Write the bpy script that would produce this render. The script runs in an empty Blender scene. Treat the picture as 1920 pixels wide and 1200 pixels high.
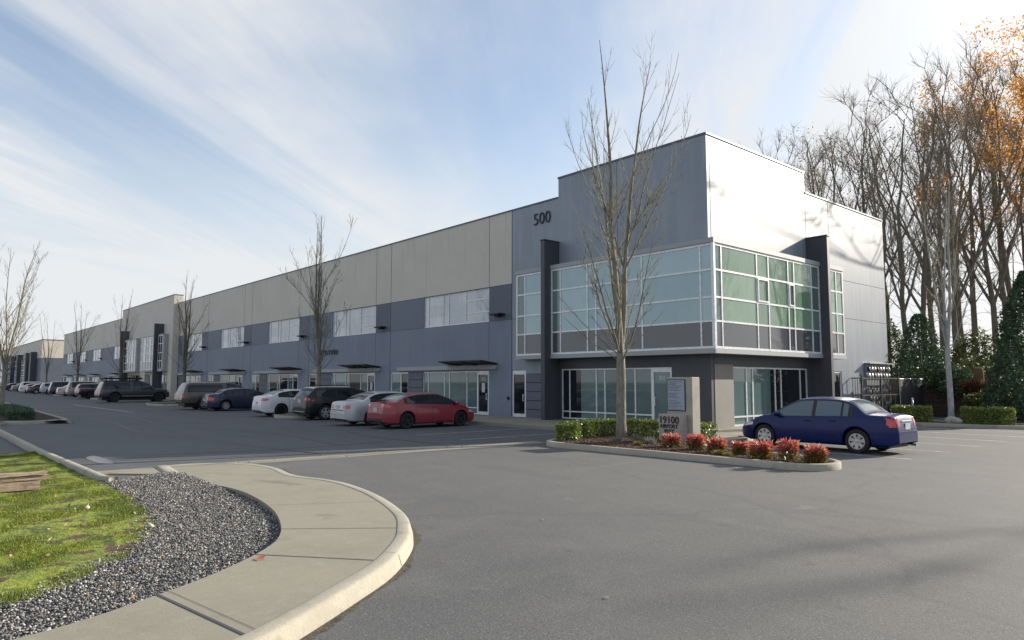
import bpy, bmesh, math, random
import numpy as np
from mathutils import Vector, Matrix
from mathutils.bvhtree import BVHTree
random.seed(7); RN=np.random.RandomState(7)
sc=bpy.context.scene; COL=sc.collection
R=math.radians
# ------------------------------------------------------------------ objects
def link(o,parent=None):
    COL.objects.link(o)
    if parent is not None: o.parent=parent
    return o
def tag(o,label=None,cat=None,group=None,kind=None):
    if label: o['label']=label
    if cat: o['category']=cat
    if group: o['group']=group
    if kind: o['kind']=kind
    return o
def thing(name,label,cat,loc=(0,0,0),rz=0,group=None):
    o=bpy.data.objects.new(name,None); o.empty_display_size=.2
    o.location=loc; o.rotation_euler=(0,0,rz); link(o); return tag(o,label,cat,group)
def mesh(name,vs,fs,mats,parent=None,smooth=False,mi=None):
    me=bpy.data.meshes.new(name)
    me.from_pydata([tuple(v) for v in vs],[],fs)
    if not isinstance(mats,(list,tuple)): mats=[mats]
    for m in mats: me.materials.append(m)
    if mi is not None: me.polygons.foreach_set('material_index',mi)
    if smooth: me.polygons.foreach_set('use_smooth',[True]*len(me.polygons))
    me.update(); return link(bpy.data.objects.new(name,me),parent)
def np_mesh(name,V,F,mat,parent=None,smooth=False):
    me=bpy.data.meshes.new(name); V=np.ascontiguousarray(V,dtype=np.float32); F=np.ascontiguousarray(F,dtype=np.int32)
    n=F.shape[1]
    me.vertices.add(len(V)); me.vertices.foreach_set('co',V.ravel())
    me.loops.add(F.size); me.loops.foreach_set('vertex_index',F.ravel())
    me.polygons.add(len(F)); me.polygons.foreach_set('loop_start',np.arange(0,F.size,n,dtype=np.int32))
    me.polygons.foreach_set('loop_total',np.full(len(F),n,dtype=np.int32))
    if smooth: me.polygons.foreach_set('use_smooth',np.ones(len(F),dtype=bool))
    me.materials.append(mat); me.update(calc_edges=True); me.validate()
    return link(bpy.data.objects.new(name,me),parent)
def copy_tree(o,parent=None):
    c=o.copy(); COL.objects.link(c)
    if parent is not None: c.parent=parent
    for ch in list(o.children): copy_tree(ch,c)
    return c
class MB:
    def __init__(s): s.v=[]; s.f=[]; s.m=[]
    def add(s,vs,fs,m=0):
        n=len(s.v); s.v+=[tuple(v) for v in vs]; s.f+=[tuple(i+n for i in f) for f in fs]; s.m+=[m]*len(fs); return s
    def box(s,x0,x1,y0,y1,z0,z1,m=0):
        if x0>x1:x0,x1=x1,x0
        if y0>y1:y0,y1=y1,y0
        vs=[(x0,y0,z0),(x1,y0,z0),(x1,y1,z0),(x0,y1,z0),(x0,y0,z1),(x1,y0,z1),(x1,y1,z1),(x0,y1,z1)]
        return s.add(vs,[(0,3,2,1),(4,5,6,7),(0,1,5,4),(1,2,6,5),(2,3,7,6),(3,0,4,7)],m)
    def tube(s,pts,rad,n=8,m=0,cap=True):
        pts=[Vector(p) for p in pts]; rad=[rad]*len(pts) if not isinstance(rad,(list,tuple)) else rad
        vs=[];fs=[]
        for i,p in enumerate(pts):
            d=(pts[min(i+1,len(pts)-1)]-pts[max(i-1,0)]).normalized()
            a=d.cross(Vector((0,0,1)) if abs(d.z)<.9 else Vector((1,0,0))).normalized(); b=d.cross(a)
            for k in range(n):
                t=2*math.pi*k/n; vs.append(p+(a*math.cos(t)+b*math.sin(t))*rad[i])
        for i in range(len(pts)-1):
            for k in range(n):
                fs.append((i*n+k,i*n+(k+1)%n,(i+1)*n+(k+1)%n,(i+1)*n+k))
        if cap: fs.append(tuple(range(n))[::-1]); fs.append(tuple((len(pts)-1)*n+k for k in range(n)))
        return s.add(vs,fs,m)
    def lathe(s,prof,n=24,axis='y',c=(0,0,0),m=0):
        vs=[];fs=[]
        for (r,h) in prof:
            for k in range(n):
                t=2*math.pi*k/n
                if axis=='y': vs.append((c[0]+r*math.cos(t),c[1]+h,c[2]+r*math.sin(t)))
                elif axis=='x': vs.append((c[0]+h,c[1]+r*math.cos(t),c[2]+r*math.sin(t)))
                else: vs.append((c[0]+r*math.cos(t),c[1]+r*math.sin(t),c[2]+h))
        for i in range(len(prof)-1):
            for k in range(n): fs.append((i*n+k,i*n+(k+1)%n,(i+1)*n+(k+1)%n,(i+1)*n+k))
        return s.add(vs,fs,m)
    def prism(s,poly,z0,z1,m=0):
        n=len(poly); vs=[(x,y,z0) for x,y in poly]+[(x,y,z1) for x,y in poly]
        fs=[tuple(range(n))[::-1],tuple(range(n,2*n))]+[(i,(i+1)%n,n+(i+1)%n,n+i) for i in range(n)]
        return s.add(vs,fs,m)
    def build(s,name,mats,parent=None,smooth=False,bevel=0):
        o=mesh(name,s.v,s.f,mats,parent,smooth,s.m)
        if bevel:
            b=o.modifiers.new('bevel','BEVEL'); b.width=bevel; b.segments=2; b.limit_method='ANGLE'
        return o
# ------------------------------------------------------------------ materials
MATS={}
def mat(name,col,rough=.6,metal=0,spec=.5,nz=None,bump=None,coat=0,ior=None,emis=None,sheen=0,island=None,alpha=1,trans=0):
    """nz: list of (scale, colour2, lo, hi [,stretch]) layers mixed by noise; bump: list of (scale,strength,dist)"""
    if name in MATS: return MATS[name]
    m=bpy.data.materials.new(name); m.use_nodes=True; nt=m.node_tree; N=nt.nodes; L=nt.links
    b=N['Principled BSDF']; b.inputs['Base Color'].default_value=(*col,1); b.inputs['Roughness'].default_value=rough
    b.inputs['Metallic'].default_value=metal
    b.inputs['Specular IOR Level'].default_value=spec
    if coat: b.inputs['Coat Weight'].default_value=coat; b.inputs['Coat Roughness'].default_value=.04
    if ior: b.inputs['IOR'].default_value=ior
    if trans: b.inputs['Transmission Weight'].default_value=trans
    tc=N.new('ShaderNodeTexCoord'); geo=None
    cur=None
    def noise(scale,detail=6,stretch=None):
        mp=N.new('ShaderNodeMapping'); L.new(tc.outputs['Object'],mp.inputs[0])
        if stretch: mp.inputs['Scale'].default_value=stretch
        n=N.new('ShaderNodeTexNoise'); n.inputs['Scale'].default_value=scale; n.inputs['Detail'].default_value=detail; n.inputs['Roughness'].default_value=.6
        L.new(mp.outputs[0],n.inputs['Vector']); return n
    for lay in (nz or []):
        scale,c2,lo,hi=lay[:4]; st=lay[4] if len(lay)>4 else None
        n=noise(scale,6,st); r=N.new('ShaderNodeMapRange'); r.inputs[1].default_value=lo; r.inputs[2].default_value=hi; r.clamp=True
        L.new(n.outputs['Fac'],r.inputs[0])
        mx=N.new('ShaderNodeMix'); mx.data_type='RGBA'; L.new(r.outputs[0],mx.inputs[0])
        if cur is None: mx.inputs[6].default_value=(*col,1)
        else: L.new(cur,mx.inputs[6])
        mx.inputs[7].default_value=(*c2,1); cur=mx.outputs[2]
    if island:
        g=N.new('ShaderNodeNewGeometry'); r=N.new('ShaderNodeValToRGB'); r.color_ramp.interpolation='LINEAR'
        els=r.color_ramp.elements
        for i,(p,c) in enumerate(island):
            e=els[i] if i<2 else els.new(p)
            e.position=p; e.color=(*c,1)
        L.new(g.outputs['Random Per Island'],r.inputs[0])
        if cur is None: cur=r.outputs[0]
        else:
            mx=N.new('ShaderNodeMix'); mx.data_type='RGBA'; mx.inputs[0].default_value=.5; L.new(cur,mx.inputs[6]); L.new(r.outputs[0],mx.inputs[7]); cur=mx.outputs[2]
    if cur is not None: L.new(cur,b.inputs['Base Color'])
    if bump:
        prev=None
        for (scale,strg,dist) in bump:
            n=noise(scale,4); bp=N.new('ShaderNodeBump'); bp.inputs['Strength'].default_value=strg; bp.inputs['Distance'].default_value=dist
            L.new(n.outputs['Fac'],bp.inputs['Height'])
            if prev: L.new(prev,bp.inputs['Normal'])
            prev=bp.outputs[0]
        L.new(prev,b.inputs['Normal'])
    if emis: b.inputs['Emission Color'].default_value=(*emis[0],1); b.inputs['Emission Strength'].default_value=emis[1]
    MATS[name]=m; return m
def sheet_leaf(name,cols,trans=.35,rough=.5,nz=None):
    """leaf material with per-leaf colour and some light let through"""
    if name in MATS: return MATS[name]
    m=mat(name,cols[0][1],rough,island=cols,nz=nz); nt=m.node_tree; N=nt.nodes; L=nt.links
    b=N['Principled BSDF']; src=b.inputs['Base Color'].links[0].from_socket
    t=N.new('ShaderNodeBsdfTranslucent'); L.new(src,t.inputs[0]); mx=N.new('ShaderNodeMixShader'); mx.inputs[0].default_value=trans
    L.new(b.outputs[0],mx.inputs[1]); L.new(t.outputs[0],mx.inputs[2]); L.new(mx.outputs[0],N['Material Output'].inputs[0]); return m
wall_b=[(2.5,.08,.02),(60,.15,.004)]
M=dict(
 beige=mat('beige_paint',(.60,.56,.49),.6,nz=[(.35,(.55,.51,.45),.4,.65),(3,(.59,.54,.46),.45,.8,(1,1,.15)),(5,(.43,.395,.335),.58,.8,(1,1,.05))],bump=wall_b),
 gray=mat('gray_paint',(.20,.232,.29),.40,ior=1.6,nz=[(.3,(.225,.265,.315),.4,.65),(2.5,(.27,.315,.365),.45,.8,(1,1,.12)),(5,(.19,.225,.27),.58,.8,(1,1,.05))],bump=wall_b),
 blue=mat('blue_gray_paint',(.185,.215,.272),.55,nz=[(.3,(.158,.19,.25),.4,.65),(2.5,(.195,.228,.295),.45,.8,(1,1,.12)),(5,(.135,.162,.215),.58,.8,(1,1,.05))],bump=wall_b),
 dblue=mat('dark_blue_gray_paint',(.105,.125,.165),.55,nz=[(.3,(.092,.11,.148),.4,.65)],bump=wall_b),
 char=mat('charcoal_paint',(.06,.064,.078),.5,nz=[(.5,(.05,.054,.066),.4,.65),(4,(.07,.074,.086),.5,.8,(1,1,.15))],bump=wall_b),
 char_sunlit=mat('sunlit_charcoal_paint',(.24,.225,.205),.6,nz=[(.6,(.21,.2,.185),.4,.65)],bump=wall_b),  # charcoal paint lightened and warmed to its tone in sunlight
 joint=mat('joint_sealant',(.05,.055,.065),.8),
 coping=mat('metal_coping',(.09,.11,.14),.45,metal=.3),
 alum=mat('white_aluminium',(.76,.78,.8),.38,metal=.15,nz=[(8,(.55,.57,.6),.45,.7)]),
 trim=mat('painted_trim',(.33,.35,.36),.5),
 glass_teal=mat('blind_backed_glass',(.10,.165,.17),.03,ior=1.7,island=[(0,(.06,.10,.11)),(1,(.18,.25,.24))],nz=[(.9,(.14,.22,.215),.35,.7,(1,1,.4))],bump=[(.7,.05,.01)]),
 glass_green=mat('green_bay_glass',(.15,.24,.18),.03,ior=1.8,island=[(0,(.08,.15,.10)),(1,(.24,.36,.26))],nz=[(.8,(.22,.36,.25),.35,.7,(1,1,.4)),(3,(.14,.2,.16),.55,.7,(1,1,.3))],bump=[(.6,.05,.012)]),
 glass_box=mat('bay_glass',(.27,.42,.48),.03,ior=1.8,island=[(0,(.2,.34,.40)),(1,(.38,.52,.57))],nz=[(.5,(.34,.50,.53),.35,.7,(1,1,.5)),(1.6,(.22,.40,.42),.5,.75)],bump=[(.6,.06,.012)]),
 glass_dark=mat('dark_glass',(.012,.015,.02),.03,ior=1.6,bump=[(.7,.05,.01)]),
 spandrel=mat('spandrel_glass',(.08,.088,.105),.05,ior=1.7,bump=[(.6,.06,.012)]),
 glass_sky=mat('upper_window_glass',(.26,.31,.37),.02,ior=2.3,island=[(0,(.16,.21,.28)),(.6,(.34,.39,.44)),(1,(.46,.48,.5))],nz=[(1.2,(.52,.56,.58),.4,.6,(1,1,.2)),(.4,(.3,.36,.42),.5,.65)],bump=[(.5,.06,.012)]),
 metal_dark=mat('dark_canopy_metal',(.035,.042,.05),.45,metal=.4),
 conc=mat('sidewalk_concrete',(.265,.245,.19),.88,nz=[(.6,(.225,.21,.165),.4,.65),(6,(.29,.27,.215),.5,.75),(2.2,(.19,.178,.14),.6,.75),(90,(.20,.185,.145),.48,.7)],bump=[(40,.25,.006),(220,.3,.002)]),
 kerb=mat('kerb_concrete',(.37,.345,.28),.88,nz=[(.8,(.30,.28,.23),.4,.65),(12,(.41,.385,.32),.5,.75),(3,(.21,.195,.155),.58,.72),(70,(.27,.25,.2),.5,.7)],bump=[(30,.3,.008),(160,.3,.002)]),
 mulch=mat('bark_mulch',(.035,.02,.015),.95,nz=[(14,(.07,.04,.028),.4,.65),(60,(.02,.012,.01),.45,.7)],bump=[(25,1,.05),(90,1,.02)]),
 soil=mat('forest_floor',(.06,.05,.032),.95,nz=[(.25,(.05,.08,.02),.42,.6),(3,(.09,.06,.035),.45,.7)],bump=[(3,1,.1)]),
 paintline=mat('road_paint',(.5,.51,.51),.7,nz=[(5,(.14,.14,.145),.42,.62),(40,(.3,.3,.3),.45,.7)]),
 tyre=mat('tyre_rubber',(.015,.015,.016),.85),
 rimsil=mat('silver_wheel',(.55,.56,.58),.3,metal=.7),
 rimdark=mat('dark_wheel',(.03,.03,.033),.4,metal=.5),
 cglass=mat('car_glass',(.012,.015,.02),.02,ior=1.5),
 cglass_l=mat('clear_car_glass',(.10,.14,.16),.03,ior=1.6),
 black=mat('black_trim',(.012,.012,.014),.55),
 chrome=mat('chrome',(.6,.62,.64),.12,metal=1),
 redl=mat('red_lamp',(.55,.015,.02),.12,coat=1),
 clearl=mat('clear_lamp',(.5,.5,.52),.1,coat=1),
 plate=mat('number_plate',(.5,.53,.58),.5,nz=[(18,(.25,.3,.45),.5,.62)]),
 white=mat('sign_white',(.55,.58,.62),.5), ink=mat('sign_ink',(.012,.013,.03),.5),
 signc=mat('sign_concrete',(.38,.355,.31),.8,nz=[(2,(.31,.29,.255),.4,.65),(30,(.42,.395,.34),.5,.75)],bump=[(50,.3,.005)]),
 wood=mat('weathered_timber',(.36,.28,.20),.85,nz=[(3,(.2,.14,.095),.4,.6,(14,1,14)),(9,(.46,.37,.28),.5,.7,(10,1,10))],bump=[(30,.6,.01)]),
 iron=mat('black_iron',(.012,.013,.015),.5),
 galv=mat('galvanised_steel',(.42,.44,.45),.4,metal=.6),
 slat=mat('fence_slats',(.03,.03,.036),.7,nz=[(5,(.045,.045,.05),.4,.6,(1,8,.3))]),
 tie=mat('retaining_timber',(.05,.03,.026),.9,nz=[(3,(.09,.06,.045),.45,.65,(.6,1,6)),(12,(.03,.018,.016),.5,.65)],bump=[(6,1,.06)]),
 stone=mat('gravel_stone',(.1,.1,.1),.75,island=[(0,(.03,.035,.045)),(.35,(.12,.125,.135)),(.75,(.24,.23,.21)),(1,(.52,.49,.44))]),
 rock=mat('pale_rock',(.42,.4,.36),.8,bump=[(9,.7,.03)]),
 gravelbed=mat('gravel_bed',(.05,.052,.058),.95,nz=[(70,(.13,.125,.115),.45,.6),(120,(.02,.022,.028),.5,.65)],bump=[(80,1,.03)]),
 water=mat('puddle_water',(.05,.06,.07),.12,ior=1.33),
)
# asphalt with aggregate, wear, cracks
def asphalt(name,k,t=(1,1,1)):
    c=lambda *v: tuple(x*k*q for x,q in zip(v,t))
    m=mat(name,c(.118,.116,.110),.85,nz=[(.12,c(.098,.098,.099),.4,.62),(1.1,c(.132,.129,.122),.48,.75),(.5,c(.09,.09,.092),.55,.7,(.25,1.6,1)),(.35,c(.15,.143,.13),.6,.75,(1.8,.3,1)),(2.3,c(.075,.073,.07),.64,.74),(1.15,c(.06,.058,.056),.69,.735),(.8,c(.155,.15,.14),.66,.7),(45,c(.25,.245,.23),.56,.70),(60,c(.035,.035,.04),.55,.68),(110,c(.3,.295,.28),.6,.72)],bump=[(60,.5,.010),(130,.35,.005),(5,.1,.02)])
    nt=m.node_tree; N=nt.nodes; L=nt.links; b=N['Principled BSDF']
    tc=N.new('ShaderNodeTexCoord'); n=N.new('ShaderNodeTexNoise'); n.inputs['Scale'].default_value=.35; L.new(tc.outputs['Object'],n.inputs['Vector'])
    v=N.new('ShaderNodeVectorMath'); v.operation='MULTIPLY_ADD'; L.new(n.outputs['Color'],v.inputs[0]); v.inputs[1].default_value=(2.5,2.5,0); L.new(tc.outputs['Object'],v.inputs[2])
    vo=N.new('ShaderNodeTexVoronoi'); vo.feature='DISTANCE_TO_EDGE'; vo.inputs['Scale'].default_value=.13; L.new(v.outputs[0],vo.inputs['Vector'])
    lt=N.new('ShaderNodeMapRange'); lt.inputs[1].default_value=.003; lt.inputs[2].default_value=.0085; lt.inputs[3].default_value=.18; lt.inputs[4].default_value=0; L.new(vo.outputs['Distance'],lt.inputs[0])
    mx=N.new('ShaderNodeMix'); mx.data_type='RGBA'; L.new(lt.outputs[0],mx.inputs[0]); L.new(b.inputs['Base Color'].links[0].from_socket,mx.inputs[6]); mx.inputs[7].default_value=(.035,.035,.04,1)
    L.new(mx.outputs[2],b.inputs['Base Color']); return m
M['asph']=asphalt('asphalt',.80,(.93,1.03,1.12)); M['fore']=asphalt('forecourt_asphalt',.88,(.97,1.0,1.03))
def paint(name,col,metal=.25,rough=.32): return mat(name,col,.38,metal=metal*.5,coat=.55,nz=[(3,tuple(x*.85+.004 for x in col),.45,.7)])
def bark(name,c1,c2): return mat(name,c1,.9,nz=[(5,c2,.42,.62,(3,3,.8)),(30,tuple(x*.6 for x in c1),.5,.7)],bump=[(14,.7,.02)])
M['bark_y']=bark('young_maple_bark',(.27,.25,.20),(.16,.145,.11))
M['twig_y']=mat('young_maple_twigs',(.20,.19,.12),.8,nz=[(3,(.13,.12,.08),.4,.6)])
M['bark_d']=bark('cottonwood_bark',(.19,.16,.125),(.11,.095,.075))
M['twig_d']=mat('cottonwood_twigs',(.23,.195,.155),.9)
M['bark_w']=bark('pale_birch_bark',(.45,.45,.44),(.3,.3,.29))
L_GREEN=sheet_leaf('hedge_leaf',[(0,(.05,.085,.016)),(.4,(.12,.18,.03)),(.75,(.24,.30,.06)),(1,(.42,.44,.15))],.35,.35)
L_DARK=sheet_leaf('evergreen_leaf',[(0,(.03,.065,.035)),(.6,(.055,.105,.055)),(1,(.10,.17,.08))],.2,.6)
L_RED=sheet_leaf('nandina_red_leaf',[(0,(.30,.05,.05)),(.4,(.55,.11,.10)),(.75,(.68,.27,.21)),(1,(.62,.42,.22))],.35,.4)
L_MIX=sheet_leaf('nandina_low_leaf',[(0,(.05,.09,.02)),(.5,(.16,.19,.05)),(.8,(.35,.2,.06)),(1,(.45,.12,.05))],.35,.4)
L_GOLD=sheet_leaf('golden_leaf',[(0,(.40,.17,.03)),(.5,(.60,.28,.05)),(1,(.75,.45,.12))],.6,.5)
L_OLIVE=sheet_leaf('thin_olive_leaf',[(0,(.12,.10,.035)),(1,(.25,.2,.07))],.45,.5)
L_GRASS=sheet_leaf('lawn_blade',[(0,(.05,.085,.014)),(.35,(.15,.21,.02)),(.75,(.30,.35,.03)),(1,(.36,.30,.09))],.3,.5,nz=[(.9,(.22,.28,.02),.42,.6),(2.1,(.04,.085,.012),.5,.6),(3.1,(.13,.075,.035),.6,.66)])
L_TUFT=sheet_leaf('blue_grey_grass_blade',[(0,(.12,.15,.11)),(1,(.3,.33,.24))],.3,.6)
# ------------------------------------------------------------------ world, sun, camera
SUN_AZ,SUN_EL=76.,21.
sd=Vector((math.cos(R(SUN_EL))*math.cos(R(SUN_AZ)),math.cos(R(SUN_EL))*math.sin(R(SUN_AZ)),math.sin(R(SUN_EL))))
w=bpy.data.worlds.new("World"); sc.world=w; w.use_nodes=True
N=w.node_tree.nodes; L=w.node_tree.links; bg=N['Background']; bg.inputs[1].default_value=.12
sky=N.new('ShaderNodeTexSky'); sky.sky_type='NISHITA'; sky.sun_disc=False; sky.sun_elevation=R(SUN_EL); sky.sun_rotation=R(90-SUN_AZ)
sky.air_density=1.0; sky.dust_density=1.2; sky.ozone_density=1.5
tc=N.new('ShaderNodeTexCoord'); sep=N.new('ShaderNodeSeparateXYZ'); L.new(tc.outputs['Generated'],sep.inputs[0])
def mth(op,a,b=None,c=None,clamp=False):
    n=N.new('ShaderNodeMath'); n.operation=op; n.use_clamp=clamp
    for i,x in enumerate((a,b,c)):
        if x is None: continue
        if isinstance(x,(int,float)): n.inputs[i].default_value=x
        else: L.new(x,n.inputs[i])
    return n.outputs[0]
zc=mth('ADD',mth('MAXIMUM',sep.outputs[2],0.0),.16)
px=mth('DIVIDE',sep.outputs[0],zc); py=mth('DIVIDE',sep.outputs[1],zc)
cmb=N.new('ShaderNodeCombineXYZ'); L.new(px,cmb.inputs[0]); L.new(py,cmb.inputs[1])
def cloud(rot,scl,scale,lo,hi,detail=7,seed=0,warp=.6):
    mp=N.new('ShaderNodeMapping'); mp.vector_type='TEXTURE'; mp.inputs['Rotation'].default_value=(0,0,R(rot)); mp.inputs['Scale'].default_value=tuple(1/q for q in scl); mp.inputs['Location'].default_value=(seed,seed*.7,0)
    L.new(cmb.outputs[0],mp.inputs[0]); n=N.new('ShaderNodeTexNoise'); n.inputs['Scale'].default_value=scale; n.inputs['Detail'].default_value=detail; n.inputs['Roughness'].default_value=.58; n.inputs['Distortion'].default_value=warp
    L.new(mp.outputs[0],n.inputs['Vector']); r=N.new('ShaderNodeMapRange'); r.interpolation_type='SMOOTHSTEP'; r.inputs[1].default_value=lo; r.inputs[2].default_value=hi; L.new(n.outputs['Fac'],r.inputs[0]); return r.outputs[0]
streak=cloud(124,(.34,1.6,1),1.0,.37,.66,seed=3.4)
wide=cloud(150,(.5,1,1),.40,.33,.60,seed=11,warp=.3)
fine=cloud(127,(.5,3,1),2.6,.36,.78,seed=5)
c1=mth('MULTIPLY',streak,mth('ADD',mth('MULTIPLY',wide,.85),.15)); c1=mth('ADD',c1,mth('MULTIPLY',fine,mth('MULTIPLY',wide,.3)))
# thicker veil towards the horizon
hz=N.new('ShaderNodeMapRange'); hz.interpolation_type='SMOOTHSTEP'; hz.inputs[1].default_value=.42; hz.inputs[2].default_value=.0; hz.inputs[3].default_value=.12; hz.inputs[4].default_value=.95; L.new(sep.outputs[2],hz.inputs[0])
dt=N.new('ShaderNodeVectorMath'); dt.operation='DOT_PRODUCT'; L.new(tc.outputs['Generated'],dt.inputs[0]); dt.inputs[1].default_value=sd
sg=mth('POWER',mth('MAXIMUM',dt.outputs['Value'],0),15.0)
fac=mth('ADD',mth('MULTIPLY',c1,.95),hz.outputs[0]); fac=mth('ADD',fac,mth('MULTIPLY',sg,.6)); fac=mth('MINIMUM',fac,.97)
cc=N.new('ShaderNodeMix'); cc.data_type='RGBA'; L.new(mth('MINIMUM',mth('MULTIPLY',sg,1.2),1),cc.inputs[0]); cc.inputs[6].default_value=(4.1,4.2,4.3,1); cc.inputs[7].default_value=(9.5,9.3,9.0,1)
mx=N.new('ShaderNodeMix'); mx.data_type='RGBA'; L.new(fac,mx.inputs[0]); L.new(sky.outputs[0],mx.inputs[6]); L.new(cc.outputs[2],mx.inputs[7]); L.new(mx.outputs[2],bg.inputs[0])
sl=bpy.data.lights.new('sun','SUN'); sl.energy=5.0; sl.angle=R(.5); sl.color=(1,.90,.76)
so=bpy.data.objects.new('sun',sl); so.rotation_euler=sd.to_track_quat('Z','Y').to_euler(); link(so); so.location=(0,0,40)
cam=bpy.data.cameras.new('camera'); co=bpy.data.objects.new('camera',cam); link(co); sc.camera=co
yaw,pit,rol=R(139.041),R(4.9833),R(.08)
f=Vector((math.cos(yaw)*math.cos(pit),math.sin(yaw)*math.cos(pit),math.sin(pit))); r=Vector((math.sin(yaw),-math.cos(yaw),0)); u=r.cross(f)
r2=r*math.cos(rol)+u*math.sin(rol); u2=-r*math.sin(rol)+u*math.cos(rol)
H=1.95
mw=Matrix((r2,u2,-f)).transposed().to_4x4(); mw.translation=(0,0,H); co.matrix_world=mw
cam.sensor_width=36; cam.lens=1314.7*36/1920; cam.clip_end=2000; cam.clip_start=.05
sc.view_settings.view_transform='Standard'; sc.view_settings.look='None'; sc.view_settings.exposure=.75; sc.view_settings.gamma=1
sc.render.resolution_x=1024; sc.render.resolution_y=640
#==GROUND==
def catmull(P,n=6,closed=False):
    out=[];m=len(P)
    for i in range(m if closed else m-1):
        p0=P[(i-1)%m] if closed or i>0 else P[0]; p1=P[i]; p2=P[(i+1)%m]; p3=P[(i+2)%m] if closed or i<m-2 else P[-1]
        for k in range(n):
            t=k/n; out.append(tuple(.5*((2*p1[a])+(-p0[a]+p2[a])*t+(2*p0[a]-5*p1[a]+4*p2[a]-p3[a])*t*t+(-p0[a]+3*p1[a]-3*p2[a]+p3[a])*t**3) for a in range(len(p1))))
    if not closed: out.append(tuple(P[-1]))
    return out
def resample(P,n):
    P=np.array(P,float); d=np.r_[0,np.cumsum(np.hypot(*np.diff(P[:,:2],axis=0).T))]; t=np.linspace(0,d[-1],n)
    return np.stack([np.interp(t,d,P[:,k]) for k in range(P.shape[1])],1)
def inpoly(X,Y,P):
    c=np.zeros(len(X),bool); n=len(P); j=n-1
    for i in range(n):
        xi,yi=P[i][:2]; xj,yj=P[j][:2]
        m=((yi>Y)!=(yj>Y))&(X<(xj-xi)*(Y-yi)/(yj-yi+1e-12)+xi); c^=m; j=i
    return c
def sweep(path,prof,closed=False):
    """profile (offset to the left of travel, z) carried along a plan path"""
    n=len(path); vs=[];fs=[];k=len(prof)
    for i in range(n):
        a=path[(i-1)%n] if closed or i>0 else path[i]; b=path[(i+1)%n] if closed or i<n-1 else path[i]
        dx,dy=b[0]-a[0],b[1]-a[1]; l=math.hypot(dx,dy) or 1; nx,ny=-dy/l,dx/l
        s=path[i][2] if len(path[i])>2 else 1
        for (o,z) in prof: vs.append((path[i][0]+nx*o,path[i][1]+ny*o,z*s if z>0 else z))
    for i in range(n if closed else n-1):
        for q in range(k-1):
            a=i*k+q; b=((i+1)%n)*k+q; fs.append((a,b,b+1,a+1))
    if not closed: fs.append(tuple(range(k))[::-1]); fs.append(tuple(range((n-1)*k,n*k)))
    return vs,fs
def flat(name,poly,z,m,kind='structure'):
    m=m or M['fore']
    bm=bmesh.new(); vs=[bm.verts.new((x,y,z)) for x,y in poly]; fc=bm.faces.new(vs)
    if fc.normal.z<0: fc.normal_flip()
    bmesh.ops.triangulate(bm,faces=bm.faces[:]); me=bpy.data.meshes.new(name); bm.to_mesh(me); bm.free()
    for p in me.polygons:
        if p.normal.z<0: p.flip()
    me.materials.append(m); o=link(bpy.data.objects.new(name,me)); return tag(o,kind=kind)
flat('ground',[(-900,-700),(700,-700),(700,900),(-900,900)],-.03,M['soil'])
flat('forecourt_paving',catmull([(-16.45,3.1),(-16.55,6),(-16.5,9),(-16.1,12),(-15.9,15.5),(-15.4,15.9)],3)+[(-12.4,19.5),(-13.5,21.0),(-13.5,36.2),(-14.9,43.5),(59,43.5),(59,-69),(-7,-69),(-7,2.5),(-12,4)],.004,None)
flat('parking_lot',[(-240,-70),(60,-70),(60,43.6),(-15.0,43.6),(-15.0,23.2),(-240,23.2)],0,M['asph'])
# walkway corner: inner (gravel) edge and outer (kerb) edge
inner=catmull([(-16.6,3.35),(-15.55,4.32),(-14.6,4.42),(-13.29,4.40),(-11.26,4.29),(-9.83,4.06),(-8.75,3.73),(-7.99,3.38),(-7.51,3.0),(-7.08,2.52),(-6.8,2.14),(-6.54,1.70),(-6.3,1.26),(-6.16,.9),(-6.0,.2),(-5.85,-.8),(-5.75,-2.5),(-5.7,-5)],8)
outer=catmull([(-17.15,4.4),(-17.1,5.3),(-16.5,6.0),(-15.4,6.22),(-14.0,6.0),(-13.2,5.92),(-12.1,5.92),(-11.02,5.86),(-9.72,5.60),(-8.36,5.14),(-7.5,4.66),(-6.98,4.28),(-6.35,3.68),(-5.88,3.05),(-5.42,2.38),(-5.10,1.86),(-4.8,1.1),(-4.6,0),(-4.5,-2),(-4.5,-5)],8)
def wh(x): # walkway height: dropped kerb at the crossing
    t=min(max((x+14.6)/3.2,0),1); return .035+.115*t*t*(3-2*t)
A=resample(inner,120); B=resample(outer,120); vs=[];fs=[];K=8
for i in range(120):
    for k in range(K):
        t=k/(K-1); x,y=A[i]*(1-t)+B[i]*t; vs.append((x,y,wh(x)))
for i in range(119):
    for k in range(K-1): a=i*K+k; fs.append((a,a+K,a+K+1,a+1))
n0=len(vs)
for i in range(120): vs.append((A[i][0],A[i][1],-.02))
for i in range(119): fs.append((i*K,n0+i,n0+i+1,(i+1)*K))
tag(mesh('walkway',vs,fs,M['conc'],smooth=False),kind='structure')
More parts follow.
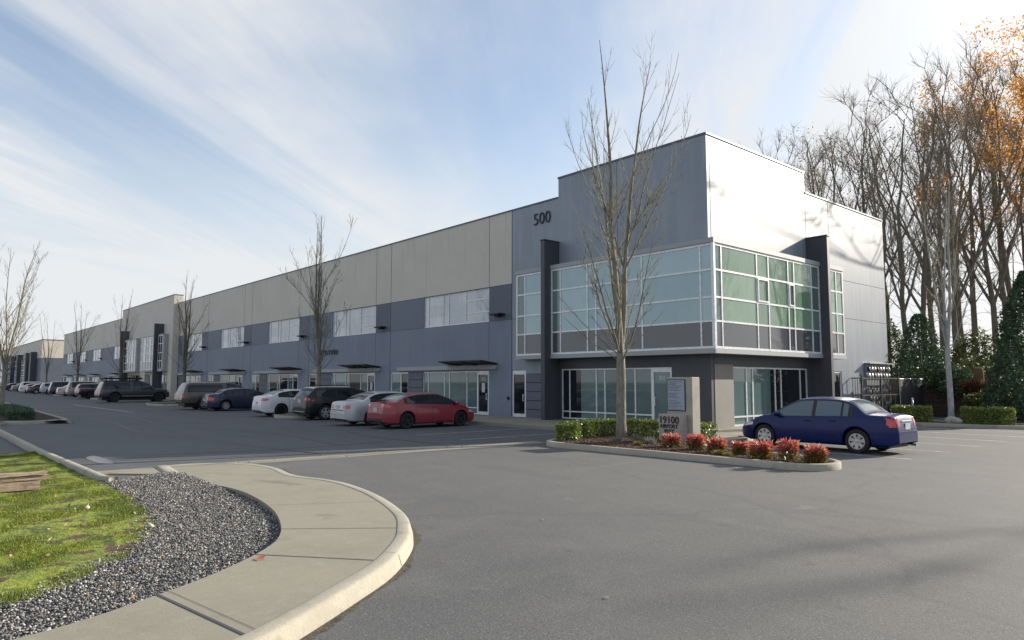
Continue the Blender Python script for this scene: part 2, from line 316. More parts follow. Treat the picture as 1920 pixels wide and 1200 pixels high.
# joints in the walkway
jm=MB()
def strip(a,b,wd,z0,z1=None,mb=jm):
    z1=z0 if z1 is None else z1; dx,dy=b[0]-a[0],b[1]-a[1]; l=math.hypot(dx,dy); nx,ny=-dy/l*wd/2,dx/l*wd/2
    mb.add([(a[0]-nx,a[1]-ny,z0),(b[0]-nx,b[1]-ny,z1),(b[0]+nx,b[1]+ny,z1),(a[0]+nx,a[1]+ny,z0)],[(0,1,2,3)])
for a,b,wd in (((-10.13,4.14),(-9.41,5.5),.008),((-8.44,3.6),(-7.58,4.7),.014),((-7.40,2.88),(-6.38,3.7),.018),((-6.55,1.74),(-5.12,1.95),.028),((-6.62,1.84),(-5.2,2.05),.006)):
    strip(a,b,wd,.1545)
for k in range(4): strip((-13.4+.28*k,5.15),(-12.5+.28*k,5.4),.011,wh(-13.4+.28*k)+.005,wh(-12.3+.3*k)+.005)
strip((-15.4,4.9),(-13.6,5.9),.012,wh(-15.4)+.005,wh(-13.6)+.005)
tag(jm.build('walkway_joints',M['joint']),kind='structure')
# kerb round the corner
kp=[(x,y,(wh(x)+.004)/.15) for x,y in [tuple(p) for p in resample(outer,150)]]
v,f_=sweep(kp,[(0.0,.0),(0.0,.150),(.012,.154),(.125,.152),(.15,.145),(.165,.128),(.20,.02),(.205,-.02)])
tag(mesh('corner_kerb',v,f_,M['kerb'],smooth=True),'pale rounded concrete kerb curving round the near corner walkway','kerb')
kj=MB(); kp2=resample(outer,150)
for i in (66,84,103,121,138):
    a=kp2[i]; b=kp2[i+1]; dx,dy=b-a; l=math.hypot(dx,dy); nx,ny=-dy/l,dx/l
    zz=wh(a[0])
    for q,(o0,z0,o1,z1) in enumerate(((.02,.158,.13,.156),(.13,.156,.17,.13),(.17,.13,.204,.02))):
        s=zz/.15; kj.add([(a[0]+nx*o0,a[1]+ny*o0,z0*s),(a[0]+nx*o1,a[1]+ny*o1,z1*s),(a[0]+nx*o1+dx/l*.012,a[1]+ny*o1+dy/l*.012,z1*s),(a[0]+nx*o0+dx/l*.012,a[1]+ny*o0+dy/l*.012,z0*s)],[(0,1,2,3)])
kjo=kj.build('kerb_joints',M['joint']); kjo.parent=bpy.data.objects['corner_kerb']
rg=np.random.RandomState(8); gv=[];gf_=[]; gp=resample(outer,260)
for i in range(260):
    a=gp[max(i-1,0)]; b=gp[min(i+1,259)]; dx,dy=b-a; l=math.hypot(dx,dy); nx,ny=-dy/l,dx/l; w1=.235+.035*math.sin(i*.35)+rg.uniform(0,.05)
    gv+=[(gp[i][0]+nx*.19,gp[i][1]+ny*.19,.0085),(gp[i][0]+nx*w1,gp[i][1]+ny*w1,.0085)]
for i in range(259): gf_.append((2*i,2*i+2,2*i+3,2*i+1))
tag(mesh('gutter_grit',gv,gf_,mat('grit',(.05,.043,.033),.95,nz=[(60,(.12,.105,.08),.45,.6),(9,(.03,.027,.022),.5,.65)],bump=[(80,1,.01)])),kind='structure')
# straight kerb along the lot entrance side
v,f_=sweep([(-60,2.72),(-22,2.76),(-15.25,2.9),(-14.9,3.02)],[(0,-.02),(0,.14),(.03,.16),(.15,.155),(.19,.12),(.2,-.02)])
tag(mesh('lawn_kerb',v,f_,M['kerb'],smooth=True),'long straight concrete kerb between the mossy lawn and the car park','kerb')
v,f_=sweep([(-14.95,3.0),(-15.2,3.35),(-15.75,4.35),(-17.1,4.5)],[(-.14,-.02),(-.14,.05),(-.1,.07),(.08,.07),(.14,.05),(.14,-.02)])
tag(mesh('low_edging_kerb',v,f_,M['kerb'],smooth=True),'short low concrete edging linking the lawn kerb to the walkway end','kerb')
flat('gutter_strip',[(-17.45,2.95),(-16.75,2.95),(-16.6,7),(-16.45,11),(-16.3,15.6),(-17.0,15.8),(-17.1,11),(-17.3,7)],.004,M['conc'])
# lawn and gravel
grav_l=[(-15.05,3.0),(-14.92,2.96),(-13.5,2.93),(-12.4,2.93),(-11.56,2.80),(-10.6,2.74),(-9.79,2.50),(-9.3,2.40),(-8.9,2.15),(-8.39,1.88),(-8.2,1.62),(-7.95,1.50),(-7.66,1.28),(-7.43,1.04),(-7.25,.68),(-7.1,0),(-7,-1.5),(-6.9,-4)]
gl=catmull(grav_l,4)
gpoly=gl+[(x,y) for x,y in inner[::-1] if x>-15.7]
flat('gravel_base',gpoly,.06,M['gravelbed'])
lpoly=[(-22.4,2.78),(-16,2.85),(-15.1,2.95)]+gl[2:]+[(-20,-5),(-22.3,1.5)]
lawnm=mat('mossy_soil',(.16,.21,.02),.95,nz=[(1.3,(.27,.32,.03),.42,.6),(9,(.07,.11,.015),.48,.66),(40,(.25,.28,.04),.5,.7),(2.6,(.10,.055,.03),.54,.60),(1.7,(.05,.085,.015),.55,.62)],bump=[(8,1,.06),(40,1,.02)])
flat('lawn_base',lpoly,.075,lawnm)
def scatter(n,x0,x1,y0,y1,poly):
    X=RN.uniform(x0,x1,n); Y=RN.uniform(y0,y1,n); k=inpoly(X,Y,poly); return X[k],Y[k]
def stones(name,X,Y,Z,s0,s1,m):
    bm=bmesh.new(); bmesh.ops.create_icosphere(bm,subdivisions=1,radius=1); V=np.array([v.co for v in bm.verts]); F=np.array([[v.index for v in f.verts] for f in bm.faces]); bm.free()
    n=len(X); S=RN.uniform(s0,s1,(n,1,1))*RN.uniform(.55,1.25,(n,1,3)); S[:,:,2]*=.7
    J=RN.uniform(.75,1.25,(n,len(V),1)); P=V[None]*J*S
    a=RN.uniform(0,6.28,n); b=RN.uniform(-.6,.6,n); c,s=np.cos(a)[:,None],np.sin(a)[:,None]; cb,sb=np.cos(b)[:,None],np.sin(b)[:,None]
    x,y,z=P[...,0],P[...,1],P[...,2]; y,z=cb*y-sb*z,sb*y+cb*z; x,y=c*x-s*y,s*x+c*y
    Q=np.stack([x+X[:,None],y+Y[:,None],z+Z[:,None]],-1).reshape(-1,3)
    FF=(F[None]+np.arange(n)[:,None,None]*len(V)).reshape(-1,3)
    return np_mesh(name,Q,FF,m)
gx,gy=scatter(210000,-15.6,-5.7,-1.2,4.5,gpoly)
near=(RN.rand(len(gx))<np.clip(1.25-((gx+6.5)**2+gy**2)**.5/14,.35,1)); gx,gy=gx[near],gy[near]
tag(stones('gravel',gx,gy,RN.uniform(.055,.10,len(gx)),.005,.016,M['stone']),kind='stuff')
e_=np.array(gl)[2:]; q_=RN.randint(0,len(e_),1600); o_=np.abs(RN.normal(0,.11,(1600,1)))
ex=e_[q_]+np.array([[-.75,-.66]])*o_+RN.normal(0,.03,(1600,2)); tag(stones('stray_gravel',ex[:,0],ex[:,1],np.full(1600,.085),.006,.016,M['stone']),kind='stuff')
def blades(name,X,Y,Z,h0,h1,wd,m,lean=.5,parent=None):
    n=len(X); a=RN.uniform(0,6.28,n); h=RN.uniform(h0,h1,n); l=RN.uniform(0,lean,n)*h; b=RN.uniform(0,6.28,n)
    P0=np.stack([X-np.cos(a)*wd,Y-np.sin(a)*wd,Z],-1); P1=np.stack([X+np.cos(a)*wd,Y+np.sin(a)*wd,Z],-1)
    P2=np.stack([X+np.cos(b)*l,Y+np.sin(b)*l,Z+h],-1)
    V=np.stack([P0,P1,P2],1).reshape(-1,3); F=np.arange(3*n).reshape(-1,3); return np_mesh(name,V,F,m,parent)
lx,ly=scatter(330000,-22.4,-6.9,-1.0,2.85,lpoly)
# clumpy coverage
cl=np.sin(lx*2.1+1.3*np.sin(ly*3.1))*np.cos(ly*2.7+1.7*np.sin(lx*1.3))+.6*np.sin(lx*5.3+ly*4.1)
k=RN.rand(len(lx))<np.clip(.55+.6*cl,.05,1); lx,ly,cl=lx[k],ly[k],cl[k]
tag(blades('lawn',lx,ly,.07+.018*np.clip(cl,-1,1),.008,.034,.005,L_GRASS,.9),kind='stuff')
# island at the building corner
isl=catmull([(-15.85,15.3),(-15.55,14.9),(-14.9,14.68),(-13,14.70),(-11.5,14.79),(-10,14.83),(-8.46,14.90),(-7.75,14.95),(-7.3,15.2),(-7.14,15.75),(-7.35,16.3),(-7.9,16.68),(-9.2,16.95),(-11.2,17.2),(-11.9,17.7),(-12.15,19),(-12.3,21.1),(-13.5,21.25),(-16.7,19.75),(-16.75,18),(-16.3,16.4)],5,True)
v,f_=sweep(isl,[(0,-.02),(0,.14),(.025,.155),(.13,.155),(.15,.13),(.16,.05)],True)
ko=mesh('island_kerb',v,f_,M['kerb'],smooth=True); tag(ko,'grey concrete kerb round the planted island with the monument sign','kerb')
def shrink(P,d):
    n=len(P);o=[]
    for i in range(n):
        a=P[i-1];b=P[(i+1)%n]; dx,dy=b[0]-a[0],b[1]-a[1]; l=math.hypot(dx,dy); o.append((P[i][0]-dy/l*d,P[i][1]+dx/l*d))
    return o
flat('island_mulch_bed',shrink(isl,.14),.115,M['mulch'])
cx,cy=scatter(26000,-16.8,-7,14.6,19,shrink(isl,.17)); tag(stones('bark_chips',cx,cy,np.full(len(cx),.12),.012,.035,mat('bark_chip',(.06,.03,.02),.9,island=[(0,(.02,.01,.008)),(.6,(.075,.035,.022)),(1,(.17,.10,.06))])),kind='stuff')
# building apron sidewalks
v=MB(); v.box(-113,-12.9,19.75,23.76,-.05,.148); v.box(-15.56,-13.6,23.762,36.0,-.05,.148)
v.box(-161.6,-113,19.75,23.9,-.05,.148); v.box(-225,-161.65,19.75,23.8,-.05,.1)
tag(v.build('sidewalk',M['conc'],bevel=.02),kind='structure')
sj=MB()
for k in range(34): sj.box(-17.2-3*k-.01,-17.2-3*k+.01,19.78,23.6,.148,.151)
for k in range(5): sj.box(-15.3,-13.65,23.9+2.4*k,23.92+2.4*k,.148,.151)
tag(sj.build('sidewalk_joints',M['joint']),kind='structure')
# right planter
rp=catmull([(-13.2,34.75),(-12.6,34.3),(-10.5,34.33),(-8.3,34.7),(-4,36.2),(2,38.5),(8,41),(8,43),(-4,38.6),(-8.3,37.2),(-10.5,36.6),(-12.9,36.6)],6,True)
v,f_=sweep(rp,[(0,-.02),(0,.13),(.03,.15),(.14,.15),(.16,.04)],True)
tag(mesh('planter_kerb',v,f_,M['kerb'],smooth=True),'concrete kerb of the planter strip behind the blue sedan','kerb')
flat('planter_mulch_bed',shrink(rp,.14),.11,M['mulch'])
# parking islands between the cars, far left island
def nose_island(x0,x1,y0,y1,label,matl=None):
    P=catmull([(x0,y1),(x0,y0+.9),(x0+.35*(x1-x0),y0),(x1-.35*(x1-x0),y0),(x1,y0+.9),(x1,y1)],5)
    v,f_=sweep(P,[(0,-.02),(0,.13),(.03,.15),(.15,.15),(.17,.05)]); o=mesh('kerb',v,f_,M['kerb'],smooth=True); o.name='end_island'
    tag(o,label,'kerb','kerbed islands between the parking bays')
    b=MB(); b.prism([(x,y) for x,y in shrink([(x0,y1)]+P+[(x1,y1)],.12)[1:-1]],.02,.11); b.build('mulch_bed',M['mulch'],o)
nose_island(-37.25,-34.95,15.0,19.74,'kerbed island beside the white sedan, tree growing in it')
nose_island(-63.4,-58.2,14.9,19.74,'kerbed island with a tree between the dark lifted pickup and the brown pickup')
nose_island(-84.9,-82.3,15,19.74,'kerbed island with a thin tree near the bay-window entrance')
nose_island(-108.3,-105.8,15,19.74,'distant kerbed island with a tree near the far parked cars')
nose_island(-134.5,-132,15,19.74,'farthest kerbed island in the row of parked cars')
lp=catmull([(-39.4,3.25),(-38.2,3.6),(-37.7,4.5),(-38.5,5.6),(-41.0,6.1),(-80,6.4),(-80,3.0),(-60,3.1)],6,True)
v,f_=sweep(lp,[(0,-.02),(0,.14),(.03,.16),(.15,.16),(.17,.05)],True); tag(mesh('left_island_kerb',v,f_,M['kerb'],smooth=True),'concrete kerb round the clipped hedge at the left edge of the car park','kerb')
flat('left_island_bed',shrink(lp,.14),.12,M['mulch'])
# markings
pm=MB()
def line(x0,y0,x1,y1,wd=.10): strip((x0,y0),(x1,y1),wd,.0045,mb=pm)
for x in (-18.9,-21.6,-24.25,-26.95,-29.6,-32.3): line(x,14.2,x-.05,19.6)
for x in (-40.0,-42.7,-45.4,-48.9,-51.9,-54.9,-57.6): line(x,14.2,x,19.6)
for x in (-65.5,-68.4,-71,-74.6,-77.3,-80.1,-86,-88.7,-91.4,-94.1,-96.8,-99.5,-102.2): line(x,14.2,x,19.6,.12)
for y in (19.35,22.05,24.75,27.45,30.15,32.85): line(-12.9,y,-6.9,y)
line(-66,10.6,-48,10.9,.15)
for x in range(-90,-42,6): line(x,6.8,x+.1,9.5,.12)
tag(pm.build('parking_lines',M['paintline']),kind='structure')
# tar seams
ts=MB()
for P in ([(-60,9),(-45,9.6),(-34,9.0),(-26,10.5),(-20,10.2)],[(-50,7.0),(-38,7.6),(-30,7.0),(-22,8.0),(-17.8,8.6)],[(-26,13.5),(-22,12.6),(-18,12.8)],[(-20.5,5),(-19.6,8),(-19.9,12)],[(-70,12.5),(-56,12.2),(-44,12.9),(-36,12.2)]):
    Q=catmull(P,10)
    for a,b in zip(Q[:-1],Q[1:]): strip(a,b,.07+.03*math.sin(a[0]*3),.006,mb=ts)
tag(ts.build('tar_seams',mat('tar',(.03,.03,.034),.5)),kind='structure')
Q=[(-19.9+1.1*math.cos(t)*(1+.12*math.sin(3*t)),3.80+.22*math.sin(t)*(1+.15*math.cos(2*t))) for t in [k*math.pi/16 for k in range(32)]]
flat('puddle',Q,.006,M['water'])
# small litter: pale leaves on the asphalt
for (x,y,lab) in ((-7.3,6.9,'small pale fallen leaf on the asphalt near the kerb bend'),(-4.35,4.9,'small pale fallen leaf on the open asphalt right of centre'),(-2.2,5.0,'small pale fallen leaf farthest right on the asphalt')):
    o=mesh('fallen_leaf',[(x-.03,y,.012),(x,y-.02,.02),(x+.035,y+.004,.011),(x+.004,y+.025,.03)],[(0,1,2,3)],mat('pale_leaf',(.6,.52,.35),.7)); tag(o,lab,'leaf')
#==END GROUND==
#==BUILDING==
Xs,Yf=-15.545,23.74
class Face:
    """a facade plane; u runs along it, d sticks out of it"""
    def __init__(s,ax,pl): s.ax=ax; s.pl=pl
    def box(s,mb,u0,u1,z0,z1,d0,d1,m=0):
        if s.ax=='y': mb.box(u0,u1,s.pl-d1,s.pl-d0,z0,z1,m)
        else: mb.box(s.pl+d0,s.pl+d1,u0,u1,z0,z1,m)
FL=Face('y',Yf); FS=Face('x',Xs)
def wall(face,name,u0,u1,z0,z1,holes,m,parent,th=.22,d=0):
    us=sorted({u0,u1}|{min(max(h[i],u0),u1) for h in holes for i in (0,1)}); zs=sorted({z0,z1}|{min(max(h[i],z0),z1) for h in holes for i in (2,3)})
    mb=MB()
    for i in range(len(us)-1):
        for j in range(len(zs)-1):
            a,b,c,e=us[i],us[i+1],zs[j],zs[j+1]
            if b-a<1e-4 or e-c<1e-4: continue
            if any(h[0]<=a+1e-4 and h[1]>=b-1e-4 and h[2]<=c+1e-4 and h[3]>=e-1e-4 for h in holes): continue
            face.box(mb,a,b,c,e,d-th,d)
    return mb.build(name,m,parent)
def window(face,us,zs,d,parent,panes,fw=.06,depth=.10,pd=.03,name='window',edge=None,skip=()):
    """aluminium grid with glass; panes(i,j)->material index into list; d = front of the frame"""
    mb=MB(); e=edge or fw; f0,f1=d-depth,d
    n=len(us); m=len(zs)
    for i,uu in enumerate(us):
        w_=e if i in(0,n-1) else fw
        a,b=(uu,uu+w_) if i==0 else ((uu-w_,uu) if i==n-1 else (uu-w_/2,uu+w_/2))
        face.box(mb,a,b,zs[0],zs[-1],f0,f1)
    for j,z in enumerate(zs):
        w_=e if j in(0,m-1) else fw
        a,b=(z,z+w_) if j==0 else ((z-w_,z) if j==m-1 else (z-w_/2,z+w_/2))
        for i in range(n-1):
            if (i,j) in skip: continue
            l=us[i]+(e if i==0 else fw/2); r_=us[i+1]-(e if i==n-2 else fw/2)
            face.box(mb,l,r_,a,b,f0+.004,f1-.004)
    o=mb.build(name,M['alum'],parent)
    mats,fn=panes; g=MB()
    for i in range(n-1):
        for j in range(m-1):
            q=fn(i,j)
            if q is None: continue
            segs=q if isinstance(q,list) else [(0,1,q)]
            for (t0,t1,mi) in segs:
                a=us[i]+(us[i+1]-us[i])*t0; b=us[i]+(us[i+1]-us[i])*t1
                face.box(g,a,b,zs[j],zs[j+1],d-pd-.03,d-pd,mi)
    g.build('pane',mats,o); return o
def text(name,s,size,m,loc,rot,parent=None,ext=.01,bold=0,align='CENTER'):
    cu=bpy.data.curves.new(name,'FONT'); cu.body=s; cu.size=size; cu.extrude=ext; cu.offset=bold; cu.align_x=align; cu.align_y='BOTTOM_BASELINE'; cu.resolution_u=4
    t=bpy.data.objects.new('tmp_text',cu); link(t); bpy.context.view_layer.update()
    me=bpy.data.meshes.new_from_object(t.evaluated_get(bpy.context.evaluated_depsgraph_get())); bpy.data.objects.remove(t)
    me.materials.clear(); me.materials.append(m); o=bpy.data.objects.new(name,me); o.location=loc; o.rotation_euler=rot; return link(o,parent)
B=thing('office_warehouse_building','long two-storey tilt-up concrete building numbered 500 in grey, blue-grey and beige with glass corner bay','building',(-15.545,23.74,0))
B.location=(0,0,0)
GLT=[M['glass_teal'],M['glass_dark'],M['spandrel'],M['glass_box'],M['glass_sky'],M['glass_green']]
# ---- corner block, left face
wall(FL,'corner_wall',-27.35,Xs,3.05,10.86,[(-23.9,Xs,10.0,10.86)],M['gray'],B)
wall(FL,'parapet_wall',-23.9,Xs,10.0,11.82,[],M['gray'],B)
wall(FL,'ground_floor_wall',-25.12,Xs,.1,3.05,[(-23.75,-17.4,.2,2.53)],M['char'],B)
wall(FL,'ground_floor_wall',-27.35,-26.28,2.5,3.05,[],M['gray'],B)
wall(FL,'ground_floor_wall',-26.28,-25.12,2.33,3.05,[],M['gray'],B)
def grooved(u0,u1,z0,z1,face=FL):
    g=MB(); n=5; face.box(g,u0,u1,z0,z1,-.2,-.03,1); h=(z1-z0)/n
    for k in range(n): face.box(g,u0+.002,u1-.002,z0+k*h+.02,z0+(k+1)*h-.02,-.03,.0)
    return g.build('grooved_panel',[M['dblue'],M['joint']],B)
grooved(-26.28,-25.12,.1,2.33)
# side face
wall(FS,'side_wall',Yf+.22,31.85,3.05,11.82,[],M['gray'],B)
wall(FS,'side_wall',31.85,40.8,3.05,10.86,[],M['gray'],B)
wall(FS,'side_ground_wall',Yf+.22,31.79,.1,3.05,[(25.3,31.55,.15,2.55)],M['char'],B)
wall(FS,'side_ground_wall',31.79,40.8,.1,3.05,[(34.1,35.05,.15,2.46)],M['gray'],B)
pn=MB(); FS.box(pn,Yf+.22,25.28,.15,2.62,0,.012); pn.build('sunlit_wall_patch',M['char_sunlit'],B)  # thin lighter sheet: sunlight on the charcoal wall put into its colour
# roof slab and hidden backs so nothing is seen through
rb=MB(); rb.box(-161.2,Xs-.25,Yf+.25,40.75,10.2,10.4); rb.box(-161.2,Xs-.25,40.6,40.79,.1,10.84); rb.box(-161.38,-161.2,Yf+.01,40.78,.1,10.85); rb.build('flat_roof',mat('roof_membrane',(.2,.2,.2),.9),B)
pb=MB(); pb.box(-23.9,Xs-.23,31.6,31.83,10.3,11.8); pb.box(-23.88,-23.7,Yf+.01,31.6,10.3,11.81); pb.build('parapet_return',M['gray'],B)
cp=MB()
FL.box(cp,-161.4,-23.93,10.86,10.93,-.28,.035); FL.box(cp,-23.93,Xs+.035,11.82,11.90,-.28,.035); cp.box(-23.93,-23.86,Yf-.034,31.6,11.825,11.895)
FS.box(cp,Yf+.25,31.88,11.822,11.898,-.28,.033); FS.box(cp,31.88,40.83,10.862,10.928,-.28,.033); cp.box(-23.9,Xs,31.58,31.88,11.823,11.893)
cp.build('metal_coping',M['coping'],B)
jt=MB()
FS.box(jt,Yf+.20,Yf+.225,3.05,11.82,0,.004); FS.box(jt,34.19,34.215,7.45,10.86,0,.004); FS.box(jt,34.5,40.8,7.03,7.055,0,.004); FS.box(jt,35.2,40.8,5.115,5.14,0,.004); FS.box(jt,31.85,31.87,8.7,10.86,0,.004)
FS.box(jt,Yf+.20,Yf+.225,.15,2.98,0,.0135); FL.box(jt,-27.37,-27.33,.15,10.86,0,.004); FL.box(jt,-27.33,-26.4,5.14,5.165,0,.004); FL.box(jt,-20.2,-20.18,7.6,11.8,0,.004)
# ---- fins
fn=MB(); fn.box(-24.12,-23.86,Yf-1.0,Yf,.05,8.64); FL.box(fn,-24.15,-23.83,8.64,8.70,-.0,1.03); fn.build('fin_wall',M['char'],B,bevel=.01)
fn=MB(); fn.box(Xs,Xs+1.0,31.80,32.04,.05,8.64); fn.box(Xs,Xs+1.03,31.77,32.07,8.64,8.70); fn.build('fin_wall',M['char'],B,bevel=.01)
# ---- glass corner bay
ZR=[3.20,4.25,5.17,6.23,7.26]
F1=Face('y',Yf-.6); F2=Face('x',Xs+.6)
def box_pane(i,j): return 2 if j==0 else 3
def lp_(i,j): return 2 if j==0 else (0 if i==0 else 3)
window(F1,[-23.84,-23.21,-21.5,-20.98,-18.4,-15.55,-14.96],ZR,0,B,(GLT,lp_),fw=.07,depth=.12,edge=.09)
window(F2,[Yf-.582,23.68,26.28,27.2,28.86,29.38,30.98,31.78],ZR,0,B,(GLT,lambda i,j:2 if j==0 else (0 if i in(0,6) else 5)),fw=.07,depth=.12,edge=.09)
window(F1,[-26.33,-25.69,-24.14],ZR,0,B,(GLT,lp_),fw=.07,depth=.12,edge=.09)
window(F2,[32.06,33.45,34.2],ZR,0,B,(GLT,lambda i,j:2 if j==0 else 5),fw=.07,depth=.12,edge=.09)
po=MB(); po.box(Xs+.50,Xs+.622,Yf-.622,Yf-.50,3.19,7.27); po.build('corner_post',M['alum'],B)
for (a_,b_) in ((26.32,27.15),(28.9,29.34)):
    op=MB(); F2.box(op,a_,b_,5.21,5.27,0,.03); F2.box(op,a_,b_,6.12,6.18,0,.03); F2.box(op,a_,a_+.05,5.27,6.12,0,.03); F2.box(op,b_-.05,b_,5.27,6.12,0,.03); op.build('opening_sash',M['alum'],B)
bx_=MB() # trim, soffit, cheeks of the bay
for (a,b) in ((-26.36,-24.13),(-23.855,Xs+.64)):
    FL.box(bx_,a,b,3.02,3.19,.0,.64); FL.box(bx_,a,b,7.27,7.46,.0,.64)
FS.box(bx_,Yf-.001,31.795,3.021,3.189,.0,.642); FS.box(bx_,Yf-.001,31.795,7.271,7.459,.0,.642)
FS.box(bx_,32.045,34.24,3.02,3.19,.0,.64); FS.box(bx_,32.045,34.24,7.27,7.46,.0,.64); FS.box(bx_,34.2,34.238,3.19,7.27,0,.598); FL.box(bx_,-26.358,-26.32,3.19,7.27,0,.598)
bx_.build('bay_trim',M['trim'],B)
# ---- ground-floor glazing of the corner
def gf(i,j): return [(0,1,1),][0][2] if i==0 else ([(0,.42,1),(.42,1,0)] if i==1 else 0)
window(FL,[-23.75,-23.25,-21.57,-21.06,-19.34,-18.42],[.2,.54,2.53],-.04,B,(GLT,gf),fw=.06,depth=.12)
def door(face,u0,u1,z1,number=None,dark=False,z0=.15,side=1):
    mb=MB(); face.box(mb,u0,u0+.09,z0,z1,-.14,-.02); face.box(mb,u1-.09,u1,z0,z1,-.14,-.02); face.box(mb,u0+.09,u1-.09,z1-.2,z1,-.14,-.022); face.box(mb,u0+.09,u1-.09,z0,z0+.16,-.13,-.03)
    o=mb.build('entrance_door',M['alum'],B); g=MB(); face.box(g,u0+.09,u1-.09,z0+.16,z1-.2,-.09,-.06); g.build('pane',M['glass_dark'] if dark else M['glass_teal'],o)
    h=MB(); uu=u1-.16 if side>0 else u0+.16; face.box(h,uu-.015,uu+.015,.95,1.3,.02,.045); face.box(h,uu-.012,uu+.012,.97,1.0,-.06,.02); face.box(h,uu-.012,uu+.012,1.25,1.28,-.06,.02); h.build('handle',M['alum'],o)
    if number:
        text('unit_number',number,.24,M['white'],((u0+u1)/2,face.pl+.055,z1-.52),(R(90),0,0),o,.004,.006)
    return o
door(FL,-18.42,-17.4,2.53,'501',side=-1)
door(FL,-27.33,-26.3,2.49,None,True)
def sp(i,j): return 1 if i>=3 else ([(0,.55,0),(.55,.8,0),(.8,1,1)] if i==2 else 0)
window(FS,[25.3,26.34,26.84,28.67,29.18,30.91,31.55],[.15,.52,2.55],-.04,B,(GLT,lambda i,j:sp(i,j)),fw=.07,depth=.14)
window(FS,[34.1,35.05],[.15,2.46],-.03,B,(GLT,lambda i,j:1),fw=.09,depth=.12)
# ---- long facade bays
def bay(k,xr,full=True,xl=None):
    xl=xl if xl is not None else xr-12
    w0,w1=xr-8.15,xr-1.88
    a,b,c,e,s0=xr-11.9,xr-10.72,xr-9.85,xr-8.2,xr-2.9
    wall(FL,'upper_wall',xl,xr,7.0,10.86,[],M['beige'],B)
    wall(FL,'band_wall',w1,xr,5.15,7.0,[],M['dblue'],B)
    wall(FL,'band_wall',xl,w0,5.15,7.0,[],mat('mid_blue_gray_paint',(.138,.165,.215),.55,bump=wall_b),B)
    wall(FL,'lower_wall',xl,xr,.1,5.15,[(a,c,.15,2.5),(c,e,.15,2.5),(e,xr-1.88,.15,2.5)],M['blue'],B)
    grooved(c,e,.15,2.5)
    pat=[0,1,0,1,1][k%5]
    def up(i,j): return 4 if i<3 else 3
    window(FL,[w0,w0+.45,w0+1.95,w0+2.5,w0+4.15,w1],[5.15,5.72,6.42,7.0],-.05,B,(GLT,lambda i,j:4),fw=.05,depth=.12,skip=[(i,j) for i in range(4) for j in(1,2)])
    window(FL,[a,b,c],[.15,2.5],-.05,B,(GLT,lambda i,j:(0 if i==0 else 1) if pat==0 else 1-i),fw=.09,depth=.12)
    seq=[[0,0,0,0,0],[0,0,0,1,0],[0,1,0,1,0],[0,1,0,0,1],[1,0,0,0,0]][k%5]
    window(FL,[e,e+.52,e+2.18,e+2.68,e+4.32,s0],[.15,.5,2.5],-.05,B,(GLT,lambda i,j:seq[i]),fw=.06,depth=.12)
    d_=door(FL,s0,xr-1.9,2.5,('502' if k==0 else None),True)
    if k<2:
        q=MB(); FL.box(q,s0+.35,s0+.62,1.35,1.85,-.058,-.05); q.build('door_notice',M['white'],d_)
    fb=MB(); FL.box(fb,xr-10.9,xr-1.15,2.58,2.80,0,.16); fb.build('fascia_board',M['trim'],B)
    cn=MB(); cn.add([(xr-5.6,Yf,2.86),(xr-1.15,Yf,2.86),(xr-1.15,Yf-1.15,3.0),(xr-5.0,Yf-1.15,3.0),(xr-5.6,Yf,2.90),(xr-1.15,Yf,2.90),(xr-1.15,Yf-1.15,3.05),(xr-5.0,Yf-1.15,3.05)],[(0,1,2,3),(7,6,5,4),(0,4,5,1),(1,5,6,2),(2,6,7,3),(3,7,4,0)])
    for uu in (xr-4.6,xr-3.0,xr-1.35): cn.add([(uu,Yf,2.80),(uu+.04,Yf,2.80),(uu+.04,Yf-1.1,2.97),(uu,Yf-1.1,2.97),(uu,Yf,2.86),(uu+.04,Yf,2.86),(uu+.04,Yf-1.1,2.995),(uu,Yf-1.1,2.995)],[(0,1,2,3),(7,6,5,4),(0,4,5,1),(1,5,6,2),(2,6,7,3),(3,7,4,0)])
    cn.build('entrance_canopy',M['metal_dark'],B)
    lf=MB(); FL.box(lf,xr-1.35,xr-.55,5.42,5.50,.0,.45); FL.box(lf,xr-1.1,xr-.8,5.34,5.42,.0,.3); lf.build('wall_light',M['black'],B,bevel=.01)
    FL.box(jt,xr-.02,xr+.02,.15,10.86,0,.004); FL.box(jt,w1-.015,w1+.015,7.02,10.86,0,.004); FL.box(jt,w1-.012,w1+.012,2.85,5.12,0,.004); FL.box(jt,w1,xr-.02,5.14,5.16,0,.0045); FL.box(jt,xl+.02,w0,5.14,5.16,0,.0045); FL.box(jt,xl+.02,xr-.02,6.99,7.02,0,.0042)
for k in range(5): bay(k,-27.35-12*k,xl=(-27.35-12*(k+1) if k<4 else -85.5))
# band logos (lettering on one tenant's wall)
lm=MB(); rg=np.random.RandomState(5); ux=-49.2
while ux<-46.6:
    ww=rg.uniform(.16,.34); FL.box(lm,ux,ux+.05,3.85,3.85+rg.uniform(.25,.42),.002,.05); FL.box(lm,ux+.05,ux+ww,3.85+rg.uniform(.0,.3),3.9+rg.uniform(.28,.34),.002,.048); ux+=ww+.1
lm.build('tenant_lettering',M['ink'],B)
